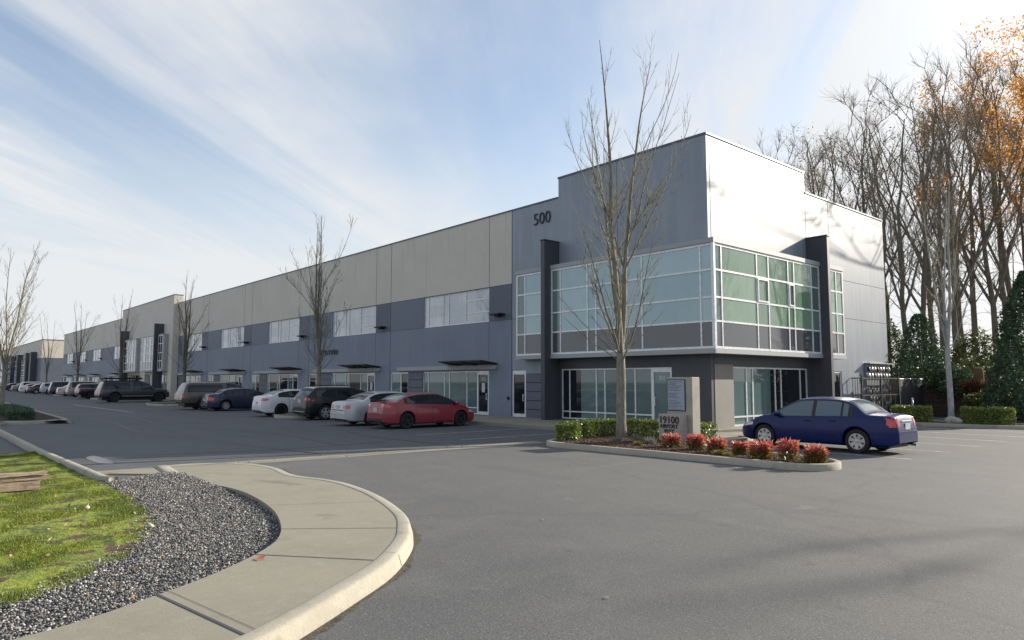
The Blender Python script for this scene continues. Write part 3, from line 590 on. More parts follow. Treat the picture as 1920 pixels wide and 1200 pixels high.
# ---- beige entrance tower with dark fins and bays
T=Face('y',Yf-.68); tx0,tx1=-110.2,-85.5
tm=MB(); tm.box(tx0,tx1,Yf-.68,Yf+.3,10.86,11.75); tm.box(tx0,tx1,Yf-.68,Yf-.01,2.7,10.86); tm.box(-105.6,-105.0,Yf-.68,Yf-.01,.1,2.7); tm.box(-98.9,-96.9,Yf-.68,Yf-.01,.1,2.7); tm.box(-87.0,tx1,Yf-.68,Yf-.01,.1,2.7); tm.box(tx0,-108,Yf-.68,Yf-.01,.1,2.7); tm.box(-94,-93,Yf-.68,Yf-.01,.1,2.7)
tm.build('entrance_tower_wall',M['beige'],B)
ct=MB(); ct.box(tx0-.04,tx1+.04,Yf-.72,Yf+.34,11.75,11.82); ct.build('metal_coping',M['coping'],B)
tb=MB(); tb.box(tx0,tx1-.01,Yf-.1,Yf+.1,.1,3); tb.build('recess_wall',M['char'],B)
for (x0,x1) in ((-105.0,-98.9),(-96.9,-94),(-93,-89.4),(-89.1,-87.0),(-108,-105.9)):
    window(T,[x0,x0+(x1-x0)/3,x0+2*(x1-x0)/3,x1],[.15,.6,2.7],-.3,B,(GLT,lambda i,j:(0,1,0)[i]),fw=.08,depth=.12)
for x in (-89.1,-105.8):
    q=MB(); q.box(x-.28,x,Yf-1.7,Yf-.68,.05,8.62); q.build('fin_wall',M['char'],B)
TB=Face('y',Yf-1.3)
for (x0,x1,n) in ((-105.6,-99.2,5),(-96.9,-89.5,6),(-88.9,-87.1,2)):
    us=[x0+(x1-x0)*i/n for i in range(n+1)]
    window(TB,us,[3.2,4.25,5.17,6.23,7.2],0,B,(GLT,(lambda i,j,n=n:2 if j==0 else (1 if i==0 or (n==2) else (4 if i%2 else 0)))),fw=.1,depth=.14)
    q=MB(); q.box(x0,x1,Yf-1.3,Yf-.7,3.02,3.18); q.box(x0,x1,Yf-1.3,Yf-.7,7.22,7.36); q.box(x1-.05,x1,Yf-1.16,Yf-.69,3.18,7.22); q.box(x0,x0+.05,Yf-1.16,Yf-.69,3.18,7.22); q.build('bay_trim',M['trim'],B)
window(T,[-99.2,-98.05,-96.9],[3.2,4.25,5.17,6.23,7.5],.02,B,(GLT,lambda i,j:1),fw=.08,depth=.1)
# ---- second wing
for k in range(4): bay(k+2,-113.4-12*k if k else -110.2,xl=(-113.4-12*(k+1) if k<3 else -161.4))
jt.build('sealant_lines',M['joint'],B)
# number on the corner
text('building_number','500',.86,M['black'],(-25.05,Yf-.04,9.78),(R(90),0,0),B,.015,-.006)
# wall light + conduits at the corner
q=MB(); q.tube([(-27.6,Yf-.05,1.0),(-27.6,Yf-.05,1.15)],.06,8); q.build('hose_bib',M['black'],B)
# ---- second building far left
B2=thing('distant_warehouse','distant beige and grey warehouse with dark fins beyond the gap at the left','building',(-190,23.74,0))
B2.location=(0,0,0)
q=MB(); q.box(-285,-190,Yf,60,7.1,11.2); q.build('upper_wall',M['beige'],B2)
q=MB(); q.box(-285,-190.0,Yf+.02,59.9,.1,7.1); q.build('lower_wall',M['dblue'],B2)
q=MB(); q.box(-285.1,-189.9,Yf-.1,60.1,11.2,11.3); q.build('metal_coping',M['coping'],B2)
for x in (-197.0,-205.5,-222,-236,-252):
    q=MB(); q.box(x-2.4,x,Yf-1.2,Yf,.1,8.6); q.build('fin_wall',M['char'],B2)
for (x0,x1,n) in ((-204.5,-198.2,4),(-220,-209,6),(-233.5,-225,5),(-250,-239.5,5),(-270,-256,6)):
    window(Face('y',Yf-.5),[x0+(x1-x0)*i/n for i in range(n+1)],[.3,2.6,3.2,4.5,5.8,7.2],0,B2,(GLT,lambda i,j:(4,0,4,1)[(i+j)%4] if j!=1 else 2),fw=.14,depth=.5)
#==END BUILDING==
#==CARS==
def interp(P,x):
    return float(np.interp(x,[p[0] for p in P],[p[1] for p in P]))
class Body:
    def __init__(s,sp):
        s.sp=sp; s.W=sp['W']; s.top=sorted(catmull(sp['top'],5)) if sp.get('smooth',True) else sp['top']; s.bot=sp['bot']; s.belt=sp['belt']; s.tum=sp.get('tum',.36)
        s.x0,s.x1=s.top[0][0],s.top[-1][0]; s.ax=sp['axles']; s.rw=sp['rw']; s.Ra=sp['rw']*1.17
    def plan(s,x):
        m=(s.x0+s.x1)/2; h=(s.x1-s.x0)/2; u=abs(x-m)/h; k=s.sp.get('round',.22)
        return 1-.04*u*u-k*u**9
    def zt(s,x): return interp(s.top,x)
    def ws(s,x,z):
        W=s.W/2*s.plan(x); b=interp(s.belt,x); lo=s.sp.get('wz',.52)
        if z<=b: return W*(1-.055*abs((z-lo)/(b-lo))**2*(1 if z>lo else .8))
        return W*(1-.055)-(z-b)*s.tum-.25*max(0,z-b-.1)**2
    def build(s,parent,m):
        x0,x1=s.x0,s.x1; xs=set(np.linspace(x0,x1,46).round(4)); 
        for e in (.01,.025,.05,.09): xs|={round(x0+e,4),round(x1-e,4)}
        for a in s.ax:
            for q in range(-90,91,10): xs.add(round(a+s.Ra*math.sin(R(q)),4))
            xs|={round(a-s.Ra-.004,4),round(a+s.Ra+.004,4)}
        xs=sorted(x for x in xs if x0<=x<=x1); NS,NC,NT=13,4,5; vs=[];fs=[]
        for x in xs:
            zl=interp(s.bot,x)
            for a in s.ax:
                if abs(x-a)<s.Ra: zl=max(zl,s.rw+math.sqrt(s.Ra**2-(x-a)**2))
            zt=s.zt(x); cr=.045*min(1,(zt-zl)/.5); r_=min(.07,(zt-zl)*.3); ze=zt-cr; zs=ze-r_
            sec=[(s.ws(x,zl)-.05,zl+.015)]
            for i in range(NS):
                z=zl+(zs-zl)*i/(NS-1); sec.append((s.ws(x,z),z))
            yw=s.ws(x,zs)
            for i in range(1,NC+1):
                t=math.pi/2*i/NC; sec.append((yw-r_*1.3*(1-math.cos(t)),zs+r_*math.sin(t)))
            ye=sec[-1][0]
            for i in range(1,NT+1):
                y=ye*(1-i/NT); sec.append((y,zt-cr*(y/ye)**2))
            full=[(y,z) for y,z in sec]+[(-y,z) for y,z in sec[-2::-1]]
            vs+=[(x,y,z) for y,z in full]
        n=len(full)
        for i in range(len(xs)-1):
            for k in range(n-1): a=i*n+k; fs.append((a,a+n,a+n+1,a+1))
        fs.append(tuple(range(n))); fs.append(tuple(range((len(xs)-1)*n,len(xs)*n))[::-1])
        s.bvh=BVHTree.FromPolygons([Vector(v) for v in vs],fs)
        o=mesh('body',vs,fs,m,parent,True)
        for p in list(o.data.polygons)[-2:]: p.use_smooth=False
        return o
    def patch(s,name,m,parent,d,cols,off=.006,nv=5,sub=6,thick=True):
        """cols: (a, lo, hi) columns; d: 'L','R' side (a=x, lo/hi=z); 'B','F' rear/front (a=y,z); 'T' top (a=x, lo/hi=y)"""
        C=[]
        for i in range(len(cols)-1):
            for k in range(sub):
                t=k/sub; C.append(tuple(cols[i][q]*(1-t)+cols[i+1][q]*t for q in range(3)))
        C.append(cols[-1]); V=[];ok=[]
        for (a,lo,hi) in C:
            for j in range(nv):
                b=lo+(hi-lo)*j/(nv-1)
                if d in 'LR': sg=1 if d=='L' else -1; o=Vector((a,sg*3,b)); dr=Vector((0,-sg,0))
                elif d in 'BF': sg=-1 if d=='B' else 1; o=Vector((sg*5,a,b)); dr=Vector((-sg,0,0))
                else: o=Vector((a,b,4)); dr=Vector((0,0,-1))
                h=s.bvh.ray_cast(o,dr)
                if h[0] is None or (d=='B' and h[0].x>s.x0+.42) or (d=='F' and h[0].x<s.x1-.5): ok.append(False); V.append((0,0,0))
                else:
                    nn=h[1]; nn=nn if nn.dot(dr)<0 else -nn
                    ok.append(True); V.append(tuple(h[0]+nn*off))
        F=[]
        for i in range(len(C)-1):
            for j in range(nv-1):
                q=(i*nv+j,(i+1)*nv+j,(i+1)*nv+j+1,i*nv+j+1)
                if all(ok[k] for k in q): F.append(q)
        if not F: return None
        used=sorted({k for q in F for k in q}); mp={k:i for i,k in enumerate(used)}
        return mesh(name,[V[k] for k in used],[tuple(mp[k] for k in q) for q in F],m,parent,True)
def wheel(parent,x,y,rw,wd,style,rm,sg):
    b=MB(); r0=rw*.66
    b.lathe([(r0,-wd/2),(rw*.93,-wd/2),(rw,-wd*.36),(rw,wd*.36),(rw*.93,wd/2),(r0+.005,wd/2),(r0,wd*.40)],28)
    o=b.build('wheel',M['tyre'],parent,True); o.location=(x,y,rw)
    if sg<0: o.rotation_euler=(0,0,math.pi)
    q=MB(); q.lathe([(r0,-wd*.4),(r0*1.0,wd*.40),(r0*.93,wd*.46),(r0*.88,wd*.40),(r0*.86,wd*.1),(.001,wd*.1)],28,m=1); 
    ns,w0,w1=style
    q.lathe([(r0*1.01,wd*.38),(r0*1.0,wd*.47),(r0*.88,wd*.47),(r0*.87,wd*.2)],28)
    for k in range(ns):
        a=2*math.pi*k/ns+.3; ca,sa=math.cos(a),math.sin(a)
        def P(r,t,h): return (r*ca-t*sa,h,r*sa+t*ca)
        q.add([P(.03,-w0,wd*.42),P(.03,w0,wd*.42),P(r0*.93,w1,wd*.46),P(r0*.93,-w1,wd*.46),P(.03,-w0,wd*.3),P(.03,w0,wd*.3),P(r0*.93,w1,wd*.34),P(r0*.93,-w1,wd*.34)],[(0,1,2,3),(0,4,5,1),(1,5,6,2),(2,6,7,3),(3,7,4,0)])
    q.lathe([(.055,wd*.3),(.052,wd*.48),(.04,wd*.5),(.001,wd*.5)],14)
    q.build('rim',[rm,M['rimdark']],o,False); return o
def car(name,label,cat,x,y,az,sc_,sp,pm_,opts={}):
    t=thing(name,label,cat,(x,y,.0),R(az),'vehicles parked in front of the building'); t.scale=(sc_,)*3
    B_=Body(sp); body=B_.build(t,pm_); W=sp['W']; far=opts.get('far')
    u=MB(); u.box(B_.x0+.25,B_.x1-.25,-W/2+.27,W/2-.27,.17,.62)
    for a in B_.ax:
        for sg in (-1,1):
            pts=[(a+B_.Ra*.985*math.cos(R(q)),B_.rw+B_.Ra*.985*math.sin(R(q))) for q in range(-20,201,20)]
            y0,y1=sg*(W/2-.30),sg*(W/2*B_.plan(a)-.05); n=len(pts)
            u.add([(p[0],y0,p[1]) for p in pts]+[(p[0],y1,p[1]) for p in pts],[(i,i+1,n+i+1,n+i) for i in range(n-1)])
            u.add([(p[0],y0,p[1]) for p in pts],[tuple(range(n))])
    u.build('underbody',M['black'],t)
    for a in B_.ax:
        for sg in (1,-1): wheel(t,a,sg*(W/2*B_.plan(a)-.125),B_.rw,.2,sp['spokes'],M[opts.get('rim','rimsil')],sg)
    gm=M[opts.get('glass','cglass')]
    for sd_ in 'LR':
        for c in sp.get('dlo',[]): B_.patch('window_trim',M['black'],t,sd_,c,.003,5,4)
        for c in sp['side_glass']: B_.patch('side_window',gm,t,sd_,c,.007,5,4)
        if not far:
            for c in sp.get('doors',[]):
                # seam: narrow dark outline of the door
                e=.007
                pl=MB()
                for (a0,l0,h0),(a1,l1,h1) in zip(c[:-1],c[1:]): pass
                x_0,x_1=c[0][0],c[-1][0]; zl,zh=c[0][1],c[0][2]
                B_.patch('door_seam',M['black'],body,sd_,[(x_0-e,zl,zh),(x_0+e,zl,zh)],.0025,12,1)
                B_.patch('door_seam',M['black'],body,sd_,[(x_1-e,zl,zh),(x_1+e,zl,zh)],.0025,12,1)
                B_.patch('door_seam',M['black'],body,sd_,[(x_0,zl-e,zl+e),(x_1,zl-e,zl+e)],.0025,2,8)
            sg=1 if sd_=='L' else -1
            for hx in sp.get('handles',[]):
                z=interp(B_.belt,hx)-.09; h=MB(); yy=B_.ws(hx,z)*sg; h.box(hx-.09,hx+.09,yy-.01*sg,yy+.028*sg,z-.014,z+.014); h.build('door_handle',M[opts.get('hm','black')] if opts.get('hm') else pm_,t,bevel=.008)
            if sp.get('moulding'):
                z=sp['moulding']; B_.patch('side_moulding',opts.get('mm',pm_),t,sd_,[(B_.ax[0]+B_.Ra+.03,z-.03,z+.03),(B_.ax[1]-B_.Ra-.03,z-.03,z+.03)],.016,3,8)
        sg=1 if sd_=='L' else -1
        mx_=sp['mirror']; zb=interp(B_.belt,mx_)+.04; yb=(B_.ws(mx_,zb))*sg
        bm=bmesh.new(); bmesh.ops.create_uvsphere(bm,u_segments=10,v_segments=8,radius=1); bmesh.ops.scale(bm,vec=(.09,.12,.075),verts=bm.verts); bmesh.ops.translate(bm,vec=(mx_,yb+sg*.10,zb+.05),verts=bm.verts)
        me=bpy.data.meshes.new('mirror'); bm.to_mesh(me); bm.free(); me.materials.append(pm_)
        for p in me.polygons: p.use_smooth=True
        link(bpy.data.objects.new('wing_mirror',me),t)
        if sp.get('cladding'): 
            zl=interp(B_.bot,0); B_.patch('sill_trim',M['black'],t,sd_,[(B_.ax[0]+B_.Ra,zl+.01,zl+.16),(B_.ax[1]-B_.Ra,zl+.01,zl+.16)],.008,4,8)
            for a in B_.ax:
                cs=[(a+ (B_.Ra+.055)*math.sin(R(q)), B_.rw+B_.Ra*math.cos(R(max(-88,min(88,q))))*.985, B_.rw+(B_.Ra+.065)*math.cos(R(q*.93))) for q in range(-84,85,12)]
                B_.patch('arch_trim',M['black'],t,sd_,cs,.009,3,2)
    for nm,key,dd in (('windshield','wind','T'),('rear_window','rearw','T'),('rear_window','rearB','B'),('windshield','windF','F')):
        if sp.get(key): B_.patch(nm,M['cglass'] if nm=='windshield' else M[opts.get('rglass','cglass')],t,dd,sp[key],.007,9,5)
    tl=sp['tail']
    for c in tl.get('B',[]):
        for s_ in (1,-1): B_.patch('tail_light',M['redl'],t,'B',sorted([(s_*a,l,h) for a,l,h in c]),.008,5,4)
    for c in tl.get('S',[]):
        for s_ in 'LR': B_.patch('tail_light',M['redl'],t,s_,c,.009,5,4)
    for c in tl.get('W',[]):
        for s_ in (1,-1): B_.patch('reverse_light',M['clearl'],t,'B',sorted([(s_*a,l,h) for a,l,h in c]),.009,4,3)
    hl=sp['head']
    for s_ in 'LR': B_.patch('headlight',M['clearl'],t,s_,hl['S'],.008,4,4)
    for s_ in (1,-1): B_.patch('headlight',M['clearl'],t,'F',sorted([(s_*a,l,h) for a,l,h in hl['F']]),.008,4,4)
    if not far:
        pz=sp['plate']; h=B_.bvh.ray_cast(Vector((-5,0,pz)),Vector((1,0,0)))[0]
        p=MB(); p.box(h.x-.014,h.x-.002,-.155,.155,pz-.078,pz+.078); p.build('number_plate',M['plate'],t)
        B_.patch('grille',M['black'],t,'F',[(-.38,hl['F'][0][1]-.14,hl['F'][0][1]+.02),(.38,hl['F'][0][1]-.14,hl['F'][0][1]+.02)],.006,4,6)
        lo=interp(B_.bot,B_.x0+.1); 
        if opts.get('valance'): B_.patch('rear_valance',opts['valance'],t,'B',[(-W/2+.12,lo+.01,lo+opts.get('vh',.14)),(W/2-.12,lo+.01,lo+opts.get('vh',.14))],.008,4,8)
        if sp.get('trunk'):
            tz0,tz1,ty=sp['trunk']
            for s_ in (1,-1): B_.patch('boot_seam',M['black'],body,'B',[(s_*ty-.006,tz0,tz1),(s_*ty+.006,tz0,tz1)],.003,8,1)
            B_.patch('boot_seam',M['black'],body,'B',[(-ty,tz0-.006,tz0+.006),(ty,tz0-.006,tz0+.006)],.003,2,8)
        ex=MB(); ex.tube([(B_.x0+.22,-W/2+.42,.24),(B_.x0-.01,-W/2+.42,.22)],.03,10); ex.build('exhaust',M['chrome'],t)
    return t,B_
def dlo_cols(xs,fl,fh): return [(x,fl(x),fh(x)) for x in xs]
def sedan_spec(L,W,Hh,ax,rw,rear_deck,roof0,roof1,cowl,base_r,hood_z,deck_z,spokes,belt=(.86,.93),k=.28):
    F0=ax[1]+(L-(ax[1]-ax[0]))*.47; T0=F0-L
    top=[(T0,.56),(T0+.035,.80),(T0+.10,deck_z-.03),(T0+.22,deck_z),(base_r-.12,deck_z+.02),(base_r,deck_z+.045),(base_r+(roof0-base_r)*.5,(deck_z+Hh)/2+.065),(roof0,Hh-.035),(roof0+.35,Hh),(roof1-.25,Hh-.005),(roof1,Hh-.06),((roof1+cowl)/2,(Hh+hood_z)/2+.015),(cowl,hood_z+.03),(cowl+.2,hood_z),(F0-.45,hood_z-.13),(F0-.17,hood_z-.24),(F0-.03,.58),(F0,.45)]
    bl=[(T0,belt[1]),(F0,belt[0]-.1)] if False else [(T0,belt[1]-.02),(ax[0],belt[1]),(cowl,belt[0]),(F0,belt[0]-.16)]
    S=dict(W=W,top=top,bot=[(T0,.30),(T0+.2,.22),(ax[0],.2),(ax[1],.18),(F0-.2,.2),(F0,.26)],belt=bl,axles=ax,rw=rw,spokes=spokes,round=k)
    tt=sorted(catmull(top,5)); zt=lambda x:interp(tt,x); zb=lambda x:interp(bl,x)+.015
    def cut(x0,x1,m=.085,g=.0,n=7):
        o=[]
        for x in np.linspace(x0,x1,n):
            lo=zb(x)+g; hi=zt(x)-m-g
            o.append((float(x),lo,max(hi,lo+.005)))
        return o
    S['dlo']=[cut(base_r+.30,cowl-.22,n=12)]
    mid=(roof0+roof1)/2+.12; qv=ax[0]+.38
    S['side_glass']=[cut(mid+.05,cowl-.33,.085,.018),cut(qv+.03,mid-.05,.085,.018),cut(base_r+.42,qv-.03,.085,.018,4)]
    S['doors']=[[(mid,.27,zb(mid)),(cowl-.12,.27,.8)],[(ax[0]+.42,.36,zb(ax[0])),(mid-.004,.27,.9)]]
    S['handles']=[mid+.17,ax[0]+.62]; S['mirror']=cowl-.30
    def tw(x,f=.90): 
        z=zt(x); return (W/2*.93-(z-zb(x))*.40)*f
    xa=np.linspace(roof1+.04,cowl-.03,6); S['wind']=[(float(x),-tw(x),tw(x)) for x in xa]
    xa=np.linspace(base_r+.05,roof0-.06,6); S['rearw']=[(float(x),-tw(x,.86),tw(x,.86)) for x in xa]
    S['plate']=.72; S['trunk']=(.60,deck_z-.04,W/2-.30)
    S['tail']=dict(B=[[(W/2-.42,.68,.88),(W/2-.10,.66,.90)]],S=[[(T0+.05,.68,.86),(T0+.20,.70,.86)]])
    S['head']=dict(F=[(W/2-.52,.56,.66),(W/2-.12,.58,.72)],S=[(F0-.50,.62,.70),(F0-.14,.56,.66)])
    return S,zt,zb
P_navy=mat('deep_blue_paint',(.0,.010,.088),.35,coat=.15,spec=.3)
# blue sedan beside the island
S,zt,zb=sedan_spec(4.44,1.72,1.44,(-1.31,1.31),.315,0,-.95,.38,1.16,-1.52,.93,1.03,(7,.030,.052))
S['tail']=dict(B=[[(.46,.72,.94),(.80,.70,.95)]],S=[[(-2.24,.72,.93),(-2.03,.76,.92)]]); S['moulding']=.48
civ,b_=car('parked_sedan','dark blue four-door sedan with silver seven-spoke wheels parked beside the red shrubs','car',-9.77,20.6,179,1.045,S,P_navy,dict(glass='cglass_l',rglass='cglass_l',valance=M['black'],vh=.06))
b_.patch('boot_trim',M['chrome'],civ,'B',[(-.30,.845,.875),(.30,.845,.875)],.02,3,6)
b_.patch('bumper_crease',M['black'],civ,'B',[(-.78,.600,.612),(.78,.600,.612)],.004,2,8)
# seats seen through the glass are left to the clear panes; red compact
P_red=paint('red_paint',(.26,.016,.035),.1,.35)
S,zt,zb=sedan_spec(4.64,1.776,1.455,(-1.35,1.35),.325,0,-.95,.40,1.38,-1.78,.95,1.10,(5,.028,.04),belt=(.90,1.0))
S['tail']=dict(B=[[(.40,.86,.93),(.84,.84,.97)]],S=[[(-2.28,.84,.96),(-2.06,.88,.965)]],W=[[(.42,.94,.98),(.70,.94,.99)]]); S['plate']=.78
t,b_=car('parked_sedan','red four-door sedan with dark alloy wheels parked nearest in the row','car',-25.5,17.1,90,1.01,S,P_red,dict(rim='rimdark',valance=M['black'],vh=.16,rglass='cglass_l'))
q=MB(); q.add([(-2.12,-.62,1.12),(-2.12,.62,1.12),(-2.27,.60,1.155),(-2.27,-.60,1.155),(-2.12,-.62,1.14),(-2.12,.62,1.14),(-2.27,.60,1.175),(-2.27,-.60,1.175)],[(0,1,2,3),(7,6,5,4),(0,4,5,1),(2,6,7,3),(1,5,6,2),(3,7,4,0)]); q.build('boot_spoiler',M['black'],t)
# silver full-size sedan
P_sil=paint('silver_paint',(.46,.48,.50),.55,.3)
S,zt,zb=sedan_spec(5.05,1.85,1.46,(-1.40,1.40),.33,0,-1.05,.42,1.36,-1.78,.96,1.06,(5,.05,.07),belt=(.9,.98))
S['tail']=dict(B=[[(.62,.74,.88),(.76,.74,.88)],[(.42,.74,.88),(.56,.74,.88)]],S=[[(-2.50,.72,.9),(-2.46,.72,.9)]]); S['moulding']=.55; S['plate']=.8
t,b_=car('parked_sedan','silver full-size sedan with round tail lights, second from the near end','car',-28.2,17.05,90,1.02,S,P_sil,dict(mm=M['black'],hm='chrome'))
b_.patch('bumper_strip',M['black'],t,'B',[(-.86,.655,.69),(.86,.655,.69)],.012,3,10)
# white compact sedan, navy sedan
P_whi=paint('white_paint',(.62,.63,.64),.0,.35)
S,zt,zb=sedan_spec(4.70,1.83,1.46,(-1.38,1.38),.33,0,-1.05,.40,1.42,-1.85,.98,1.12,(10,.014,.02),belt=(.92,1.02))
S['tail']=dict(B=[[(.44,.84,.92),(.86,.84,.99)]],S=[[(-2.32,.84,.97),(-2.06,.88,.97)]]); S['side_glass']=S['side_glass'][:2]
car('parked_sedan','white sedan with black wheels and swept red tail lights behind the small kerbed island','car',-38.3,17.2,90,1.02,S,P_whi,dict(rim='rimdark',valance=M['black'],vh=.10))
P_nav2=paint('midnight_blue_paint',(.008,.018,.06),.35,.3)
S,zt,zb=sedan_spec(4.85,1.82,1.46,(-1.40,1.40),.33,0,-1.05,.40,1.40,-1.80,.97,1.10,(10,.016,.022),belt=(.9,1.0))
car('parked_sedan','midnight blue sedan with bright split-spoke wheels beside the brown pickup','car',-47.5,17.4,90,1.02,S,P_nav2,{})
# SUV spec
def suv_spec(L,W,Hh,ax,rw,cowl,hood_z,spokes,belt=(1.0,1.08),roof_end=-.1,slope=.28):
    F0=ax[1]+(L-(ax[1]-ax[0]))*.48; T0=F0-L
    top=[(T0,.62),(T0+.03,.95),(T0+.06,1.08),(T0+.12,1.22),(T0+slope,Hh-.12),(T0+slope+.08,Hh-.05),(T0+slope+.5,Hh-.01),(0,Hh),(cowl-1.0,Hh-.03),(cowl-.78,Hh-.10),(cowl-.35,(Hh+hood_z)/2+.08),(cowl,hood_z+.03),(cowl+.2,hood_z),(F0-.35,hood_z-.08),(F0-.12,hood_z-.2),(F0-.02,.66),(F0,.5)]
    bl=[(T0,belt[1]),(ax[0],belt[1]),(cowl,belt[0]),(F0,belt[0]-.1)]
    S=dict(W=W,top=top,bot=[(T0,.36),(T0+.2,.27),(F0-.2,.25),(F0,.34)],belt=bl,axles=ax,rw=rw,spokes=spokes,round=.16,tum=.26,wz=.62)
    tt=sorted(catmull(top,5)); zt=lambda x:interp(tt,x); zb=lambda x:interp(bl,x)+.015
    def cut(x0,x1,m=.12,g=0,n=7): return [(float(x),zb(x)+g,max(zt(x)-m-g,zb(x)+g+.005)) for x in np.linspace(x0,x1,n)]
    S['dlo']=[cut(T0+.42,cowl-.16,n=12)]; mid=(ax[0]+ax[1])/2+.12
    S['side_glass']=[cut(mid+.05,cowl-.30,.12,.018),cut(mid-.85,mid-.05,.12,.018),cut(T0+.52,mid-.93,.12,.018,4)]
    S['doors']=[[(mid,.38,zb(mid)),(cowl-.1,.38,.95)],[(ax[0]+.45,.45,zb(ax[0])),(mid-.004,.38,1.0)]]; S['handles']=[mid+.17,mid-.72]; S['mirror']=cowl-.25
    def tw(x,f=.92): return (W/2*.93-(zt(x)-zb(x))*.28)*f
    S['wind']=[(float(x),-tw(x),tw(x)) for x in np.linspace(cowl-.80,cowl-.03,6)]
    S['rearB']=[(-W/2+.24,1.14,Hh-.20),(-W/2+.34,1.12,Hh-.13),(0,1.10,Hh-.12),(W/2-.34,1.12,Hh-.13),(W/2-.24,1.14,Hh-.20)]
    S['plate']=.93; S['trunk']=(.66,1.08,W/2-.26)
    S['tail']=dict(B=[[(W/2-.40,.98,1.08),(W/2-.08,.95,1.12)]],S=[[(T0+.05,.96,1.08),(T0+.20,.98,1.07)]])
    S['head']=dict(F=[(W/2-.5,.80,.90),(W/2-.12,.82,.96)],S=[(F0-.45,.88,.96),(F0-.12,.80,.90)])
    return S,T0,F0
def racks(t,x0,x1,y,z,m='black'):
    for s_ in (1,-1):
        q=MB(); q.tube([(x0,s_*y,z-.03),(x0+.1,s_*y,z+.04),(x1-.1,s_*y,z+.04),(x1,s_*y,z-.03)],.018,8); q.build('roof_rail',M[m],t)
P_blk=mat('black_paint',(.005,.006,.009),.3,coat=.25,spec=.35)
S,T0,F0=suv_spec(4.6,1.86,1.64,(-1.33,1.36),.37,1.22,1.06,(5,.045,.06),belt=(1.0,1.10),slope=.42); S['cladding']=True
t,b_=car('parked_suv','black compact SUV with pale grey roof and silver rear bumper bar','car',-33.6,17.45,90,1.02,S,P_blk,dict(valance=M['galv'],vh=.12))
b_.patch('roof_panel',paint('pale_roof_paint',(.42,.44,.46),.2,.4),t,'T',[(T0+.46,-.60,.60),(T0+.6,-.66,.66),(0,-.68,.68),(.35,-.66,.66)],.012,9,8); racks(t,T0+.75,.4,.62,1.65)
b_.patch('rear_spoiler',M['black'],t,'T',[(T0+.34,-.58,.58),(T0+.46,-.58,.58)],.02,5,3)
# pickups with canopy
def truck_spec(L,W,Hh,ax,rw,canopy=True,spokes=(6,.04,.05),bedz=1.12):
    F0=ax[1]+.88; T0=F0-L; cab0=ax[0]+1.30; cowl=ax[1]-.42
    if canopy: mid=[(T0+.05,1.08),(T0+.10,1.14),(T0+.34,Hh-.13),(T0+.44,Hh-.06),(T0+.7,Hh-.03),(cab0-.1,Hh-.03),(cab0+.2,Hh-.01)]
    else: mid=[(T0+.03,bedz-.05),(T0+.06,bedz),(cab0-.22,bedz),(cab0-.18,bedz+.05),(cab0-.02,Hh-.14),(cab0+.08,Hh-.05),(cab0+.3,Hh-.01)]
    top=[(T0,.62),(T0+.02,.95)]+mid+[(cowl-1.2,Hh),(cowl-.9,Hh-.07),(cowl-.4,(Hh+1.22)/2+.05),(cowl,1.24),(cowl+.2,1.21),(F0-.35,1.14),(F0-.08,1.05),(F0-.02,.8),(F0,.6)]
    bl=[(T0,1.12),(F0,1.10)]
    S=dict(W=W,top=top,bot=[(T0,.50),(T0+.3,.42),(F0-.3,.38),(F0,.45)],belt=bl,axles=ax,rw=rw,spokes=spokes,round=.06,tum=.22,wz=.75,smooth=False)
    zt=lambda x:interp(top,x); zb=lambda x:1.13
    def cut(x0,x1,m=.12,g=0,n=7): return [(float(x),zb(x)+g,max(zt(x)-m-g,zb(x)+g+.005)) for x in np.linspace(x0,x1,n)]
    md=(cab0+cowl)/2-.12
    S['dlo']=[cut(cab0+.16,cowl-.12,n=10)]+([cut(T0+.38,cab0-.14,.14,.04,8)] if canopy else [])
    S['side_glass']=[cut(md+.05,cowl-.25,.12,.02),cut(cab0+.22,md-.05,.12,.02)]+([cut(T0+.46,cab0-.2,.15,.07,8)] if canopy else [])
    S['doors']=[[(md,.5,1.12),(cowl-.02,.5,1.1)],[(cab0+.16,.5,1.12),(md-.004,.5,1.12)]]; S['handles']=[md+.16,cab0+.32]; S['mirror']=cowl-.2
    def tw(x,f=.92): return (W/2*.93-(zt(x)-zb(x))*.25)*f
    S['wind']=[(float(x),-tw(x),tw(x)) for x in np.linspace(cowl-.85,cowl-.04,6)]
    if canopy: S['rearB']=[(-W/2+.22,1.20,Hh-.20),(0,1.20,Hh-.18),(W/2-.22,1.20,Hh-.20)]
    S['plate']=.72; S['trunk']=(.62,1.08,W/2-.16)
    S['tail']=dict(B=[[(W/2-.24,.80,1.08),(W/2-.09,.80,1.08)]],S=[[(T0+.015,.80,1.08),(T0+.13,.80,1.08)]])
    S['head']=dict(F=[(W/2-.45,.86,1.0),(W/2-.12,.86,1.0)],S=[(F0-.22,.86,1.0),(F0-.04,.86,.98)])
    return S,T0,F0,cab0,cowl
P_brn=paint('taupe_paint',(.10,.085,.08),.4,.35)
S,T0,F0,c0,cw=truck_spec(5.6,1.9,1.86,(-1.65,1.65),.38)
t,b_=car('parked_pickup','brown-grey pickup truck with matching canopy over its bed and black rear bumper','pickup truck',-50.55,17.25,90,1.02,S,P_brn,dict(valance=M['black'],vh=.2,rglass='cglass_l'))
P_gun=paint('gunmetal_paint',(.030,.035,.045),.35,.4)
S,T0,F0,c0,cw=truck_spec(5.7,1.95,1.93,(-1.8,1.8),.42)
t,b_=car('parked_pickup','dark lifted pickup truck with canopy and a flat roof rack, parked by the tower','pickup truck',-72.3,16.45,92,1.03,S,P_gun,dict(rim='rimdark',valance=M['black'],vh=.15,rglass='cglass_l'))
q=MB()
